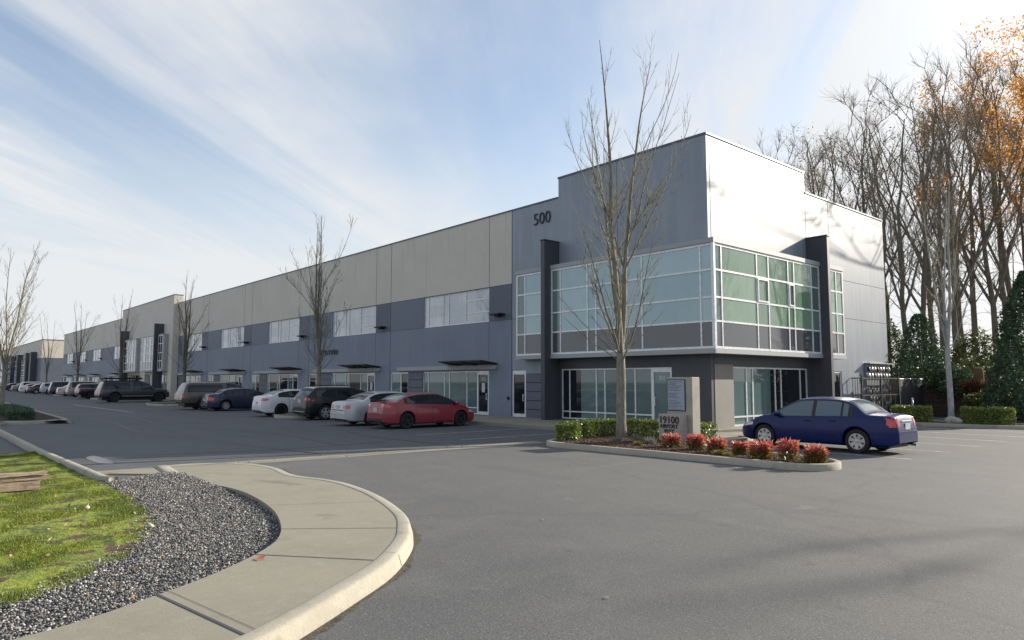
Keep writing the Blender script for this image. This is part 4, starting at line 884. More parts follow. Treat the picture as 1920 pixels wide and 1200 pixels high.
for yy in (-.72,.72): q.box(T0+.3,c0+.9,yy-.03,yy+.03,2.0,2.08)
for k in range(7): q.box(T0+.3+k*.55,T0+.36+k*.55,-.72,.72,2.03,2.06)
for xx in (T0+.5,c0-.2): 
    for yy in (-.7,.7): q.box(xx,xx+.06,yy-.03,yy+.03,1.86,2.02)
q.box(T0+.32,c0+.85,-.70,.70,2.062,2.16); q.build('roof_rack',M['black'],t)
b_.patch('side_step',M['galv'],t,'R',[(-1.25,.52,.57),(1.3,.52,.57)],.03,3,6)
S,T0,F0,c0,cw=truck_spec(5.7,1.95,1.82,(-1.8,1.8),.40,canopy=False)
t,b_=car('parked_pickup','black pickup truck with an open bed, next beyond the racked pickup','pickup truck',-82.6 -3.8,17.2,90,1.02,S,P_blk,dict(rim='rimdark'))
b_.patch('dark_bed_inset',M['black'],t,'T',[(T0+.12,-.8,.8),(c0-.3,-.8,.8)],.006,5,6)  # flat black patch painting the shade inside the open bed
# farther vehicles, smaller in the photo
def far_sedan(label,x,pm_,y=17.2,n='parked_sedan'):
    S,_,_=sedan_spec(4.7,1.8,1.45,(-1.36,1.36),.325,0,-1.0,.40,1.35,-1.75,.95,1.08,(6,.03,.045),belt=(.9,.98)); return car(n,label,'car',x,y,90,1.02,S,pm_,dict(far=True,rglass='cglass_l'))
def far_suv(label,x,pm_,y=17.2,Hh=1.72,slope=.28):
    S,_,_=suv_spec(4.6,1.86,Hh,(-1.33,1.36),.36,1.28,1.08,(5,.045,.06),slope=slope); return car('parked_suv',label,'car',x,y,90,1.02,S,pm_,dict(far=True))
far_suv('dark maroon hatchback with tall red tail lights beside the black pickup',-91.6,paint('maroon_paint',(.06,.012,.02),.3,.35),Hh=1.6)
far_suv('champagne grey SUV, taller than the cars either side of it',-97.4,paint('champagne_paint',(.24,.22,.21),.5,.35),Hh=1.85)
far_sedan('pale silver sedan parked left of the champagne SUV',-103.6,paint('pale_silver_paint',(.42,.43,.42),.4,.35))
far_suv('dark blue SUV half hidden behind the pale silver sedan',-110.5,P_nav2,Hh=1.8)
far_sedan('dark plum sedan parked in front of a pale car near the far tree',-123.5,paint('plum_paint',(.045,.02,.03),.3,.35),y=16.3)
far_suv('pale grey hatchback seen over the roof of the plum sedan',-118.2,paint('pale_grey_paint',(.4,.43,.46),.3,.4),Hh=1.62)
far_suv('white SUV with a black rear window near the left end of the row',-139,P_whi,y=17,Hh=1.7)
far_sedan('white sedan just right of the white SUV at the far end',-131.2,P_whi,y=16.2)
far_sedan('small grey sedan second from the left edge of the row',-149,paint('mid_grey_paint',(.14,.15,.16),.4,.4),y=17)
far_sedan('dark sedan cut by the left edge of the photograph',-158.5,P_blk,y=16.6)
#==END CARS==
#==PLANTS==
class TB:
    """collects tapered tubes for trees"""
    def __init__(s): s.V=[]; s.F=[]; s.n=0
    def tube(s,P,Rr,n):
        P=np.array(P); m=len(P); T=np.gradient(P,axis=0); T/=np.linalg.norm(T,axis=1)[:,None]+1e-9
        a=np.cross(T,[.31,.77,.2]); a/=np.linalg.norm(a,axis=1)[:,None]+1e-9; b=np.cross(T,a)
        t=np.arange(n)*2*np.pi/n
        V=P[:,None]+(a[:,None]*np.cos(t)[None,:,None]+b[:,None]*np.sin(t)[None,:,None])*np.array(Rr)[:,None,None]
        s.V.append(V.reshape(-1,3)); i=np.arange(m-1)[:,None]*n; k=np.arange(n)[None]; k2=(k+1)%n
        s.F.append((np.stack([i+k,i+k2,i+n+k2,i+n+k],-1).reshape(-1,4)+s.n)); s.n+=m*n
    def build(s,name,m,parent):
        return np_mesh(name,np.concatenate(s.V),np.concatenate(s.F),m,parent,True)
def branch(p,d,l,r0,r1,rng,seg=6,up=.1,wob=.08):
    P=[np.array(p,float)]; d=np.array(d,float)/np.linalg.norm(d)
    for i in range(seg):
        d=d+rng.normal(0,wob,3)+np.array([0,0,up]); d/=np.linalg.norm(d); P.append(P[-1]+d*l/seg)
    return np.array(P),np.linspace(r0,r1,seg+1),d
def young_tree(name,label,loc,Hh,fork,r,seed,mt,mw_,nl=9,spread=1.0,parts=2,dens=1.0,group=None,lean=0):
    """bare street tree: straight trunk, a bundle of steep limbs, fine shoots along them"""
    rng=np.random.RandomState(seed); t=thing(name,label,'tree',loc,0,group); T=TB(); C=TB()
    zs=np.linspace(0,fork+.25,7); x=np.cumsum(rng.normal(0,.012,7))+lean*zs
    P=np.stack([x,np.cumsum(rng.normal(0,.012,7)),zs],1); rr=np.interp(zs,[0,.15,fork,fork+.25],[r*1.25,r*1.02,r*.86,r*.8]); T.tube(P,rr,12)
    top=P[-1]; L0=Hh-fork
    # two leaders
    a0=rng.uniform(0,6.28); LD=[]
    for q in range(3):
        d=(.10*math.cos(a0+2.1*q),.10*math.sin(a0+2.1*q),1); P,rr,_=branch(top-[0,0,.1],d,L0*(1,.95,.88)[q],r*(.68,.62,.40)[q],.009,rng,14,.045,.035); T.tube(P,rr,8); shoots(C,P,rr,rng,int(20*dens),L0*.22,.5,0.12); LD.append(P)
    for i in range(nl):
        a=i*2.4+rng.uniform(-.3,.3); h=fork-.15+rng.uniform(0,.22)*L0*(i/nl)*1.2; tl=rng.uniform(.30,.85)*spread
        ln=L0*rng.uniform(.34,.62); base=np.array([np.interp(min(h,fork+.2),[0,9],[0,0]),0,0])+top*[1,1,0]; base[2]=h
        if i>=3:
            Pl=LD[i%3]; kk=int(rng.uniform(0,.55)*14); base=Pl[kk]
        P,rr,_=branch(base,(tl*math.cos(a),tl*math.sin(a),1),ln,r*rng.uniform(.13,.22),.006,rng,10,.06,.06); T.tube(P,rr,6); shoots(C,P,rr,rng,int(16*dens),ln*.34,.55,.10)
    for i in range(5):
        a=rng.uniform(0,6.28); P,rr,_=branch(top*[1,1,0]+[0,0,fork-rng.uniform(-.3,.3)],(math.cos(a),math.sin(a),.75),rng.uniform(.16,.3)*L0,r*.14,.006,rng,7,.05,.07); C.tube(P,rr,4); shoots(C,P,rr,rng,5,.8,.7,.12,False)
    T.build('trunk',mt,t); C.build('crown',mw_,t); return t
def shoots(C,P,rr,rng,n,l,ang,lo=.15,rec=True):
    m=len(P)-1
    for j in range(n):
        u=rng.uniform(lo,.98)*m; i=int(u); f_=u-i; p=P[i]*(1-f_)+P[i+1]*f_; d=P[i+1]-P[i]; d/=np.linalg.norm(d)
        a=rng.normal(0,1,3); a-=a.dot(d)*d; a/=np.linalg.norm(a); dd=d+a*ang*rng.uniform(.6,1.3); ll=l*rng.uniform(.35,1)*(1.1-.55*u/m)
        r0=max(.007,min(rr[i]*.45,.015)); Q,rq,_=branch(p,dd,ll,r0,.004,rng,5,.09,.06); C.tube(Q,rq,3)
        if rec:
            for k in range(3): 
                w=rng.randint(1,5); a=rng.normal(0,1,3); a/=np.linalg.norm(a); q2=Q[w]; d2=(Q[w]-Q[w-1])/np.linalg.norm(Q[w]-Q[w-1])+a*.55
                S_,rs,_=branch(q2,d2,ll*.4*rng.uniform(.5,1),.007,.003,rng,3,.08,.05); C.tube(S_,rs,3)
g1='bare young street trees in the car park islands'
young_tree('bare_street_tree','tall bare yellowish street tree with upright limbs growing behind the monument sign island kerb',(-15.4,18.2,.1),13.2,2.55,.168,23,M['bark_y'],M['twig_y'],17,1.0,dens=.85,group=g1)
young_tree('bare_street_tree','bare street tree rising behind the black SUV with the pale roof',(-36.3,17.4,.1),10.9,2.5,.135,5,M['bark_y'],M['twig_y'],15,.9,dens=.9,group=g1)
young_tree('bare_street_tree','bare street tree behind the brown canopy pickup, beside the beige tower corner',(-61.2,17.5,.1),10.6,2.5,.16,8,M['bark_d'],M['twig_y'],13,1.0,dens=.8,group=g1)
young_tree('bare_street_tree','narrow bare tree in front of the left edge of the beige entrance tower',(-83.6,17.5,.1),11.5,2.6,.12,21,M['bark_d'],M['twig_d'],7,.7,dens=.6,group=g1)
young_tree('bare_street_tree','bare tree in front of the middle of the second blue-grey wing',(-107.2,17.5,.1),12.3,2.8,.15,31,M['bark_d'],M['twig_d'],9,1.1,dens=.6,group=g1)
young_tree('bare_street_tree','thin bare tree in front of the gap between the two buildings',(-133,17.5,.1),12.6,2.8,.12,41,M['bark_d'],M['twig_d'],7,.8,dens=.5,group=g1)
young_tree('bare_street_tree','large bare tree at the left edge of the photo above the clipped hedge',(-51.0,4.55,.1),10.6,2.1,.13,52,M['bark_y'],M['twig_y'],15,1.15,dens=.9,group=g1)
young_tree('pale_bare_tree','slim bare tree with whitish trunk between the two right-hand hedges',(-11.1,36.0,.1),10.8,3.2,.125,63,M['bark_w'],M['twig_y'],9,.55,dens=.7)
# ---- forest trees: four models, copied
def big_tree(seed,Hh,leaf=None,nleaf=0):
    rng=np.random.RandomState(seed); t=thing('cottonwood_tree','tree','tree'); T=TB(); C=TB(); r=Hh*.0098
    fork=Hh*rng.uniform(.24,.34); lean=rng.normal(0,.03,2)
    zs=np.linspace(0,Hh*.93,16); off=np.cumsum(rng.normal(0,.26,(16,2)),0)*(zs[:,None]/Hh); P=np.stack([lean[0]*zs+off[:,0],lean[1]*zs+off[:,1],zs],1)
    T.tube(P,np.interp(zs,[0,.5,fork,Hh],[r*1.35,r,r*.8,.03]),9); tips=[]
    stems=[P]
    for q in range(3):
        a=q*2.1+rng.uniform(-.5,.5); i0=rng.randint(4,8); Q,rq,_=branch(P[i0],(rng.uniform(.28,.5)*math.cos(a),rng.uniform(.28,.5)*math.sin(a),1),Hh*.93-P[i0][2],r*.46,.025,rng,15,.012,.045); T.tube(Q,rq,7); stems.append(Q)
    for i in range(22):
        u=rng.uniform(.25,.92); z=u*Hh; P_s=stems[i%4]; k=np.interp(z,P_s[:,2],np.arange(16)); i0=int(k); p=P_s[i0]+(P_s[min(i0+1,15)]-P_s[i0])*(k-i0); a=i*2.4+rng.uniform(-.5,.5); tl=rng.uniform(.45,.95)
        ln=Hh*rng.uniform(.16,.30)*(1.15-.75*u); Q,rq,_=branch(p,(tl*math.cos(a),tl*math.sin(a),1),ln,max(.035,r*.24*(1.15-u)),.015,rng,8,.05,.10); T.tube(Q,rq,5)
        for j in range(6):
            w=rng.randint(2,9); b=rng.normal(0,1,3); b[2]=abs(b[2])*.4; b/=np.linalg.norm(b); d=(Q[w]-Q[w-1]); d/=np.linalg.norm(d)
            S_,rs,_=branch(Q[w],d+b*.8,ln*rng.uniform(.22,.5),.03,.012,rng,5,.06,.10); C.tube(S_,rs,3); tips.append(S_[3]); tips.append(S_[-1])
            for q in range(6):
                v=rng.randint(1,6); b=rng.normal(0,1,3); b/=np.linalg.norm(b); d2=(S_[v]-S_[v-1]); d2/=np.linalg.norm(d2)
                U,ru,_=branch(S_[v],d2+b*.75,rng.uniform(.5,1.5),.012,.006,rng,3,.05,.10); C.tube(U,ru,3); tips.append(U[-1])
    for q in range(26): # low dead twigs on the trunk
        z=rng.uniform(.12,.4)*Hh; k=int(np.interp(z,zs,np.arange(16))); a=rng.uniform(0,6.28); U,ru,_=branch(P[k]+[0,0,z-zs[k]],(math.cos(a),math.sin(a),rng.uniform(-.1,.6)),rng.uniform(.8,2.4),.02,.008,rng,5,.02,.14); C.tube(U,ru,3)
    T.build('trunk',M['bark_d'],t); C.build('crown',M['twig_d'],t)
    if leaf:
        tips=np.array(tips); ct=tips[tips[:,2]>Hh*.36]; ct=ct[rng.randint(0,len(ct),max(30,nleaf//110))]; w=ct[rng.randint(0,len(ct),nleaf)]+rng.normal(0,.55,(nleaf,3))
        leaves('foliage',w,.075,leaf,t,rng)
    return t
def leaves(name,C_,s,m,parent=None,rng=RN,flat_=False,asp=1.6):
    n=len(C_); a=rng.normal(0,1,(n,3)); a/=np.linalg.norm(a,axis=1)[:,None]; b=rng.normal(0,1,(n,3)); b-=(a*b).sum(1)[:,None]*a; b/=np.linalg.norm(b,axis=1)[:,None]
    sz=s*rng.uniform(.6,1.3,(n,1)); A_=a*sz*asp; B_=b*sz*.7
    V=np.stack([C_-A_,C_+B_,C_+A_,C_-B_],1).reshape(-1,3); return np_mesh(name,V,np.arange(4*n).reshape(-1,4),m,parent)
protos={'a':big_tree(101,25),'b':big_tree(102,26),'c':big_tree(103,24),'o':big_tree(104,25,L_OLIVE,700),'g':big_tree(105,26,L_GOLD,8000),'h':big_tree(106,25,L_OLIVE,500)}
ratio=lambda px:float(np.interp(px,[1430,1520,1600,1660,1760,1840,1900,1960,2100],[.553,.4745,.411,.366,.302,.2545,.22,.188,.112]))
FT=[(1674,49,25,'a','thick bare cottonwood trunk standing right against the building edge'),
(1709,51,24,'b','second thick bare cottonwood right of the building, beside a gap of bright sky'),
(1741,57,24,'h','bare cottonwood behind the dark conifer shrub'),(1764,53,27,'c','tall bare cottonwood directly behind the pale slim tree'),
(1800,61,25,'a','bare cottonwood standing over the sunlit bank'),(1838,61,29,'g','cottonwood with a crown full of orange leaves, left one of the two'),
(1869,64,27,'b','heavy forked bare cottonwood left of the big round conifer'),(1893,73,30,'g','cottonwood with orange leaves at the right edge, taller one of the two'),
(1925,80,33,'o','tall cottonwood with thin leaves cut by the right edge of the photo'),(1642,61,23,'c','bare cottonwood whose crown shows over the low rear parapet corner'),
(1600,63,25,'o','cottonwood with sparse olive leaves over the lower parapet of the side wall'),(1562,62,24,'h','cottonwood with few leaves above the middle of the lower side parapet'),
(1527,66,25,'o','cottonwood with olive leaves just right of the parapet step'),(1497,66,20,'b','bare cottonwood crown behind the parapet step'),
(1466,70,25,'a','fine bare crown showing over the white parapet, second from its left'),(1440,73,25,'h','leftmost bare crown showing over the white parapet'),(1724,72,25,'a','slender bare cottonwood far back behind the conifer shrub'),
(1782,74,26,'b','slender bare cottonwood far back right of the pale tree'),
(1856,70,26,'c','slender bare cottonwood far back between bank and round conifer')]
ratio_h=lambda p:float(np.interp(p,[1430,1530,1600,1760,1840,1900],[.385,.395,.41,.41,.42,.43]))
used=set()
for i,(px_,Y,h,v,lab) in enumerate(FT):
    P_=protos[v]
    if v not in used: o=P_; used.add(v)
    else: o=copy_tree(P_)
    base={'a':25,'b':26,'c':24,'o':25,'g':26,'h':25}[v]; s_=(ratio_h(px_)*Y+.3)*.93/base
    if px_>1690 or Y<55: z=1.55
    else: z=1.5
    o.location=(-ratio(px_)*Y,Y,z); o.rotation_euler=(0,0,(i*1.9)%6.28); o.scale=(s_,s_,s_); tag(o,lab,'tree','tall cottonwoods behind the building')
# trees of the same wood beyond the right edge: they throw the broken shade over the forecourt
OFF=[(11.4,62,22,'b'),(16.5,56,24,'h'),(22,52,23,'c'),(-8,92,25,'o'),(-2,98,26,'a'),(4,94,25,'b'),(9,101,27,'c'),(15,93,25,'h'),(21,99,26,'o')]
for i,(x,y,h,v) in enumerate(OFF):
    o=copy_tree(protos[v]); s_=h/25*.86; o.location=(x,y,1.5); o.rotation_euler=(0,0,i*2.3); o.scale=(s_,)*3
    tag(o,'bare cottonwood of the same wood standing beyond the right edge of the photo','tree','cottonwoods beyond the right edge of the photo')
# bank
def bank():
    xs=np.linspace(-90,60,60); ys=np.r_[44.4,np.linspace(45,140,40)]; V=[];F=[]
    for y in ys:
        for x in xs: V.append((x,y,1.72+.25*math.sin(x*.7)*math.sin(y*.4)+ (.0 if y<46 else .0)))
    for j in range(len(ys)-1):
        for i in range(len(xs)-1): a=j*60+i; F.append((a,a+1,a+61,a+60))
    return mesh('wooded_bank',V,F,mat('bank_ground',(.075,.065,.035),.95,nz=[(.5,(.07,.13,.02),.45,.56),(4,(.04,.03,.02),.5,.7)],bump=[(4,1,.08)]),smooth=True)
tag(bank(),kind='structure')
rw_=thing('retaining_wall','dark timber retaining wall of stacked ties below the wooded bank','retaining wall',(0,44.2,0))
for k in range(7):
    q=MB(); x=-30+RN.uniform(0,1.5)
    while x<30:
        l=RN.uniform(2.2,2.7); q.box(x,min(x+l-.015,30),-.12+.03*k+RN.uniform(-.012,.012),.15+.03*k,k*.27-.05,k*.27+.215); x+=l
    o=q.build('timber_course',M['tie'],rw_,bevel=.015)
def foliage_blob(name,label,cat,c,rad,n,leaf,m,group=None,shape='ellip',stem=True,asp=1.4,core=.0):
    t=thing(name,label,cat,(c[0],c[1],c[2]),0,group); rng=np.random.RandomState(int(abs(c[0]*97+c[1]*31))%9999)
    d=rng.normal(0,1,(n,3)); d/=np.linalg.norm(d,axis=1)[:,None]
    if shape=='cone':
        z=rng.uniform(0,1,n)**1.15; a=rng.uniform(0,6.28,n); prof=np.clip(1.04-z,.02,1)**.62*np.clip((z+.12)*5,.35,1); lump=1+.16*np.sin(a*5+z*14)+.10*np.sin(a*9-z*23); rr=prof*lump*rng.uniform(.55,1.04,n)**.5
        P=np.stack([np.cos(a)*rr*rad[0],np.sin(a)*rr*rad[1],z*rad[2]],1)
    else:
        a=np.arctan2(d[:,1],d[:,0]); lump=1+.14*np.sin(a*3+d[:,2]*4)+.12*np.sin(a*7-d[:,2]*6); rr=rng.uniform(.35,1,n)**.4*lump
        P=d*rr[:,None]*np.array(rad); P[:,2]+=rad[2]*.95; P=P[P[:,2]>.02]
    leaves('foliage',P,leaf,m,t,rng,asp=asp)
    if stem:
        T=TB(); zt=rad[2]*(.95 if shape=='cone' else 1.0); 
        for k in range(1 if shape=='cone' else 5):
            Q,rq,_=branch((0,0,0),(rng.normal(0,.25 if k else .02),rng.normal(0,.25 if k else .02),1),zt,.09 if shape=='cone' else .03,.01,rng,6,.02,.04); T.tube(Q,rq,6)
        T.build('trunk' if shape=='cone' else 'stem',M['bark_d'],t)
    return t
L_IVY=sheet_leaf('understory_leaf',[(0,(.03,.05,.012)),(.6,(.08,.10,.022)),(1,(.17,.17,.05))],.35,.5)
L_BRN=sheet_leaf('dead_brown_leaf',[(0,(.09,.035,.015)),(1,(.25,.10,.04))],.3,.8)
foliage_blob('rounded_conifer','big dense dark green rounded conifer at the right edge behind the hedge','conifer',(-9.25,41.8,.2),(2.0,2.0,7.2),26000,.055,L_DARK,shape='cone')
foliage_blob('conifer_shrub','dark blue-green conifer behind the screened fence, left of the pale tree','conifer',(-15.3,44.9,1.6),(1.6,1.4,4.3),7000,.06,L_DARK,shape='cone')
foliage_blob('evergreen_shrub','low dark evergreen mass hanging over the retaining wall behind the pale tree','shrub',(-13.6,44.5,.9),(1.2,.9,1.0),3600,.055,L_DARK)
foliage_blob('understory_shrub','yellow-green ivy-covered shrub at the foot of the trunk beside the building','shrub',(-17.6,46.5,1.5),(.9,.9,2.1),3500,.06,L_IVY)
foliage_blob('understory_shrub','tall yellow-green understory bush between building edge and dark conifer','shrub',(-17.0,50.5,1.5),(1.5,1.2,1.5),3500,.07,L_IVY)
foliage_blob('understory_shrub','yellow-green bush growing on the bank right of the dark conifer','shrub',(-14.6,52.5,1.5),(1.5,1.2,1.9),3500,.07,L_IVY)
foliage_blob('understory_shrub','pale green scrub along the sunlit bank left of the brown stump','shrub',(-13.7,55.5,1.5),(1.6,1.2,.9),3000,.07,L_IVY)
foliage_blob('understory_shrub','green scrub between the brown stump and the rounded conifer','shrub',(-12.1,50.5,1.5),(.9,.9,1.6),2500,.06,L_IVY)
for i,(x,y,s_) in enumerate(((-20.5,62,2.6),(-17,66,2.4),(-13.5,68,2.2),(-22,74,3),(-17.5,80,2.6))):
    foliage_blob('understory_shrub',['olive thicket deep in the wood beside the building edge','olive thicket deep in the wood behind the dark conifer','olive thicket deep in the wood behind the rounded conifer','farthest olive thicket seen at the building edge','farthest olive thicket seen behind the pale tree'][i],'shrub',(x,y,1.4),(s_,s_*.7,s_*.6),2600,.09,L_IVY)
foliage_blob('clipped_globe_shrub','clipped green globe shrub in front of the retaining wall, upper of the pair','shrub',(-11.5,41.5,.75),(.75,.6,.32),2600,.035,L_IVY)
foliage_blob('clipped_globe_shrub','lower clipped shrub tucked under the globe before the retaining wall','shrub',(-11.75,40.9,.1),(.6,.5,.3),2200,.035,L_IVY)
# stump with hanging dead growth on the wall
st=thing('brown_stump','reddish brown tree stump with dead hanging growth on the retaining wall','stump',(-12.25,44.25,1.7))
q=MB(); q.lathe([(.38,-.2),(.30,.1),(.26,.5),(.24,.95),(.20,1.0),(.001,1.02)],12,'z'); q.build('stump_wood',mat('stump_wood',(.16,.085,.055),.9,bump=[(9,1,.05)]),st,True)
rng=np.random.RandomState(3); P=np.concatenate([rng.normal(0,1,(1300,3))*[.5,.16,.10]+[0,-.42,.12],rng.normal(0,1,(1100,3))*[.16,.10,.42]+[0.05,-.42,-.7]]); leaves('dead_growth',P,.04,L_BRN,st,rng)
# hedges
def hedge(label,path,w_,z0,z1,n,leafm=L_GREEN,size=.026,seed=1,group='low clipped hedges'):
    rng=np.random.RandomState(seed); P=resample(catmull(path,4),60); t=thing('clipped_hedge',label,'hedge',(P[0][0],P[0][1],0),0,group)
    u=rng.uniform(0,59,n); i=np.minimum(u.astype(int),58); f_=(u-i)[:,None]; c=P[i]*(1-f_)+P[i+1]*f_; d=P[i+1]-P[i]; d/=np.linalg.norm(d,axis=1)[:,None]; nrm=np.stack([-d[:,1],d[:,0]],1)
    # most leaves near the shell
    side=rng.uniform(-1,1,n); z=rng.uniform(0,1,n); sh=rng.rand(n)
    k=sh<.40; side[k]=np.sign(side[k])*rng.uniform(.82,1.06,k.sum()); k=(sh>.40)&(sh<.75); z[k]=rng.uniform(.86,1.07,k.sum())
    lump=.035*np.sin(u*1.9)+.03*np.sin(u*4.7+1)+.02*np.sin(side*9+u*3)
    X=c[:,0]+nrm[:,0]*side*w_/2*(1+lump*1.5); Y=c[:,1]+nrm[:,1]*side*w_/2*(1+lump*1.5); Z=z0+(z1-z0)*z*(1+lump*1.2)
    V=np.stack([X-P[0][0],Y-P[0][1],Z],1); leaves('foliage',V,size,leafm,t,rng,asp=1.25)
    T=TB()
    for q in range(40):
        j=rng.randint(0,60); Q,rq,_=branch((P[j][0]-P[0][0]+rng.normal(0,.08),P[j][1]-P[0][1]+rng.normal(0,.08),z0),(rng.normal(0,.3),rng.normal(0,.3),1),(z1-z0)*.85,.012,.005,rng,4); T.tube(Q,rq,4)
    T.build('stem',M['twig_d'],t); return t
hedge('low clipped hedge in the island behind the tree and the monument sign',[(-15.35,15.55),(-15.95,16.4),(-16.35,17.6),(-16.1,18.9),(-15.0,19.35),(-13.6,19.35),(-12.65,19.25)],.62,.1,.60,24000,seed=2)
hedge('left low hedge of the right planter, ending at the pale tree',[(-13.3,35.6),(-12.4,35.4),(-11.75,35.5)],.9,.1,.78,8000,seed=3)
hedge('long low hedge of the right planter, right of the pale tree',[(-10.65,35.75),(-9.6,36.0),(-8.85,36.35)],.95,.1,.78,10000,seed=4,group='low clipped hedges')
hedge('dark clipped hedge in the shaded island at the left edge',[(-39.9,4.3),(-44,4.6),(-52,4.7)],1.0,.1,.50,14000,leafm=L_DARK,size=.04,seed=5,group='low clipped hedges')
for (x,y,lab) in ((-10.95,35.6,'flat pale rock at the foot of the pale tree'),(-10.7,35.35,'small pale rock right of the pale tree trunk')):
    tag(stones('pale_rock',np.array([x]),np.array([y]),np.array([.2]),.28,.3,M['rock']),lab,'rock')
# red nandina shrubs
def red_shrub(label,x,y,s_,h,low,seed):
    rng=np.random.RandomState(seed); t=thing('red_leaved_shrub',label,'shrub',(x,y,.1),0,'red-leaved shrubs along the island kerb')
    n=520; 
    def spiky(n,z0,z1,rad,m,nm):
        V=[];a=rng.uniform(0,6.28,n); el=rng.uniform(-.2,1.25,n); r_=rng.uniform(.25,1,n)**.5*rad; zz=rng.uniform(z0,z1,n)
        lobes=1+.22*np.sin(a*3+seed)+.15*np.sin(a*5+seed*2)
        C_=np.stack([np.cos(a)*r_*lobes,np.sin(a)*r_*lobes,zz],1)
        D=np.stack([np.cos(a)*np.cos(el),np.sin(a)*np.cos(el),np.sin(el)],1)+rng.normal(0,.35,(n,3)); D/=np.linalg.norm(D,axis=1)[:,None]
        S_=np.cross(D,rng.normal(0,1,(n,3))); S_/=np.linalg.norm(S_,axis=1)[:,None]; l=rng.uniform(.045,.10,(n,1))*s_*1.7; w2=.011*s_*1.5
        V=np.stack([C_,C_+D*l*.5+S_*w2,C_+D*l,C_+D*l*.5-S_*w2],1).reshape(-1,3); np_mesh(nm,V,np.arange(4*n).reshape(-1,4),m,t)
    spiky(620,h*.40,h*.78,.165*s_,L_RED,'red_foliage'); spiky(int(420*low),.02,h*.5,.16*s_,L_MIX,'lower_foliage')
    T=TB()
    for k in range(9):
        a=rng.uniform(0,6.28); Q,rq,_=branch((0,0,0),(.35*math.cos(a),.35*math.sin(a),1),h*.9,.008,.004,rng,4); T.tube(Q,rq,4)
    T.build('stem',M['twig_d'],t)
labs=['red-leaved shrub directly in front of the monument sign base','red-leaved shrub just right of the monument sign','small red and orange shrub, third from the sign','reddish shrub with yellow lower leaves in front of the blue car nose','large bright red shrub in front of the blue car front wheel','tall loose red shrub near the right end of the island','red-topped dark green shrub at the right tip of the island']
for i,(x,y,s_,h) in enumerate(((-12.05,16.35,1.0,.40),(-11.15,16.25,1.0,.46),(-10.35,16.0,1.0,.42),(-9.72,16.1,.85,.36),(-8.88,15.6,1.05,.46),(-8.2,15.55,.9,.58),(-7.62,15.65,.95,.46))):
    red_shrub(labs[i],x,y,s_,h,[1,1,1,1.2,1,.8,2.2][i],70+i)
for i,(x,y,s_) in enumerate(((-13.85,16.15,1),(-13.7,16.9,1.05),(-13.05,16.7,1.0),(-12.9,15.95,.7),(-9.95,15.45,.7),(-9.6,15.3,.6))):
    n=500; rng=RN; a=rng.uniform(0,6.28,n); rr=rng.uniform(0,.16,n)*s_; o=blades('grass_tuft',np.cos(a)*rr,np.sin(a)*rr,np.zeros(n),.12*s_,.26*s_,.005,L_TUFT if i<3 else L_MIX,.9); o.location=(x,y,.11)
    tag(o,['blue-grey grass tuft left of the sign, front one','blue-grey grass tuft in front of the tree, rear one','blue-grey grass tuft touching the sign base','small yellowish tuft at the kerb before the sign','small low tuft between the third and fourth red shrubs','smallest low tuft beside the large bright red shrub'][i],'grass tuft','low tufts in the island')
#==SIGN, FENCE, METERS, TIMBER==
sg=thing('monument_sign','concrete monument sign with tenant directory and street number in the island','sign',(-13.3,18.3,.1))
q=MB(); q.box(-.36,.58,.06,.48,0,1.98); q.build('pylon',M['signc'],sg,bevel=.02)
q=MB(); q.box(-.40,.42,-.34,.04,0,.84); q.build('number_block',M['signc'],sg,bevel=.02)
text('street_number','19100',.30,M['ink'],(.005,-.352,.565),(R(90),0,0),sg,.008,.004)
text('street_name','AIRPORT',.165,M['ink'],(.0,-.352,.42),(R(90),0,0),sg,.008,.002)
text('street_name','WAY',.165,M['ink'],(.0,-.352,.275),(R(90),0,0),sg,.008,.002)
q=MB(); q.box(-.33,.35,.035,.058,.93,1.91); q.build('directory_frame',M['black'],sg)
q=MB(); q.box(-.305,.325,.028,.034,.955,1.885); dp=q.build('directory_panel',mat('directory_panel',(.36,.40,.48),.4),sg)
q=MB(); rng=np.random.RandomState(4)
for k in range(20):
    z=1.86-k*.0455; q.box(-.30,.32,.0255,.0275,z-.033,z-.029)
    if k in (7,12): continue
    x=-.28; 
    q.box(x,x+.05,.0255,.0275,z-.022,z-.010); x=-.2; e=rng.uniform(-.02,.26)
    while x<e: l=rng.uniform(.012,.05); q.box(x,x+l,.0255,.0275,z-.022,z-.010); x+=l+.012
q.build('directory_rows',M['ink'],dp)
# fences and meters at the right end of the side wall
fe=thing('iron_fence','black iron picket fence enclosing the meters beside the side wall','fence',(-15.0,36.0,0))
q=MB(); n=24
for k in range(n+1): q.box(-.012,.012,k*4.6/n-.012,k*4.6/n+.012,.12,2.2)
q.build('picket',M['iron'],fe).name='pickets'
for z in (.3,1.25,2.1): 
    q=MB(); q.box(-.02,.02,.02,4.58,z,z+.045); q.build('rail',M['iron'],fe)
for y in (0,2.3,4.6):
    q=MB(); q.box(-.035,.035,y-.035,y+.035,0,2.28); q.build('post',M['iron'],fe)
q=MB(); q.box(-.52,-.02,-.02,.02,2.1,2.145); q.box(-.52,-.02,-.02,.02,.3,.345); 
for k in range(4): q.box(-.45+k*.12,-.43+k*.12,-.01,.01,.12,2.18)
q.build('return_panel',M['iron'],fe)
f2=thing('screened_fence','dark privacy-screened chain link fence with a galvanised top rail','fence',(-15.0,40.75,0))
q=MB(); q.box(-.012,.012,.0,3.3,.08,2.05); q.build('screen',M['slat'],f2)
q=MB(); q.tube([(0,-.02,2.1),(0,3.34,2.1)],.03,8); q.build('top_rail',M['galv'],f2)
for y in (0,1.65,3.32):
    q=MB(); q.tube([(0,y,0),(0,y,2.14)],.035,8); q.build('post',M['galv'] if y==0 else M['iron'],f2)
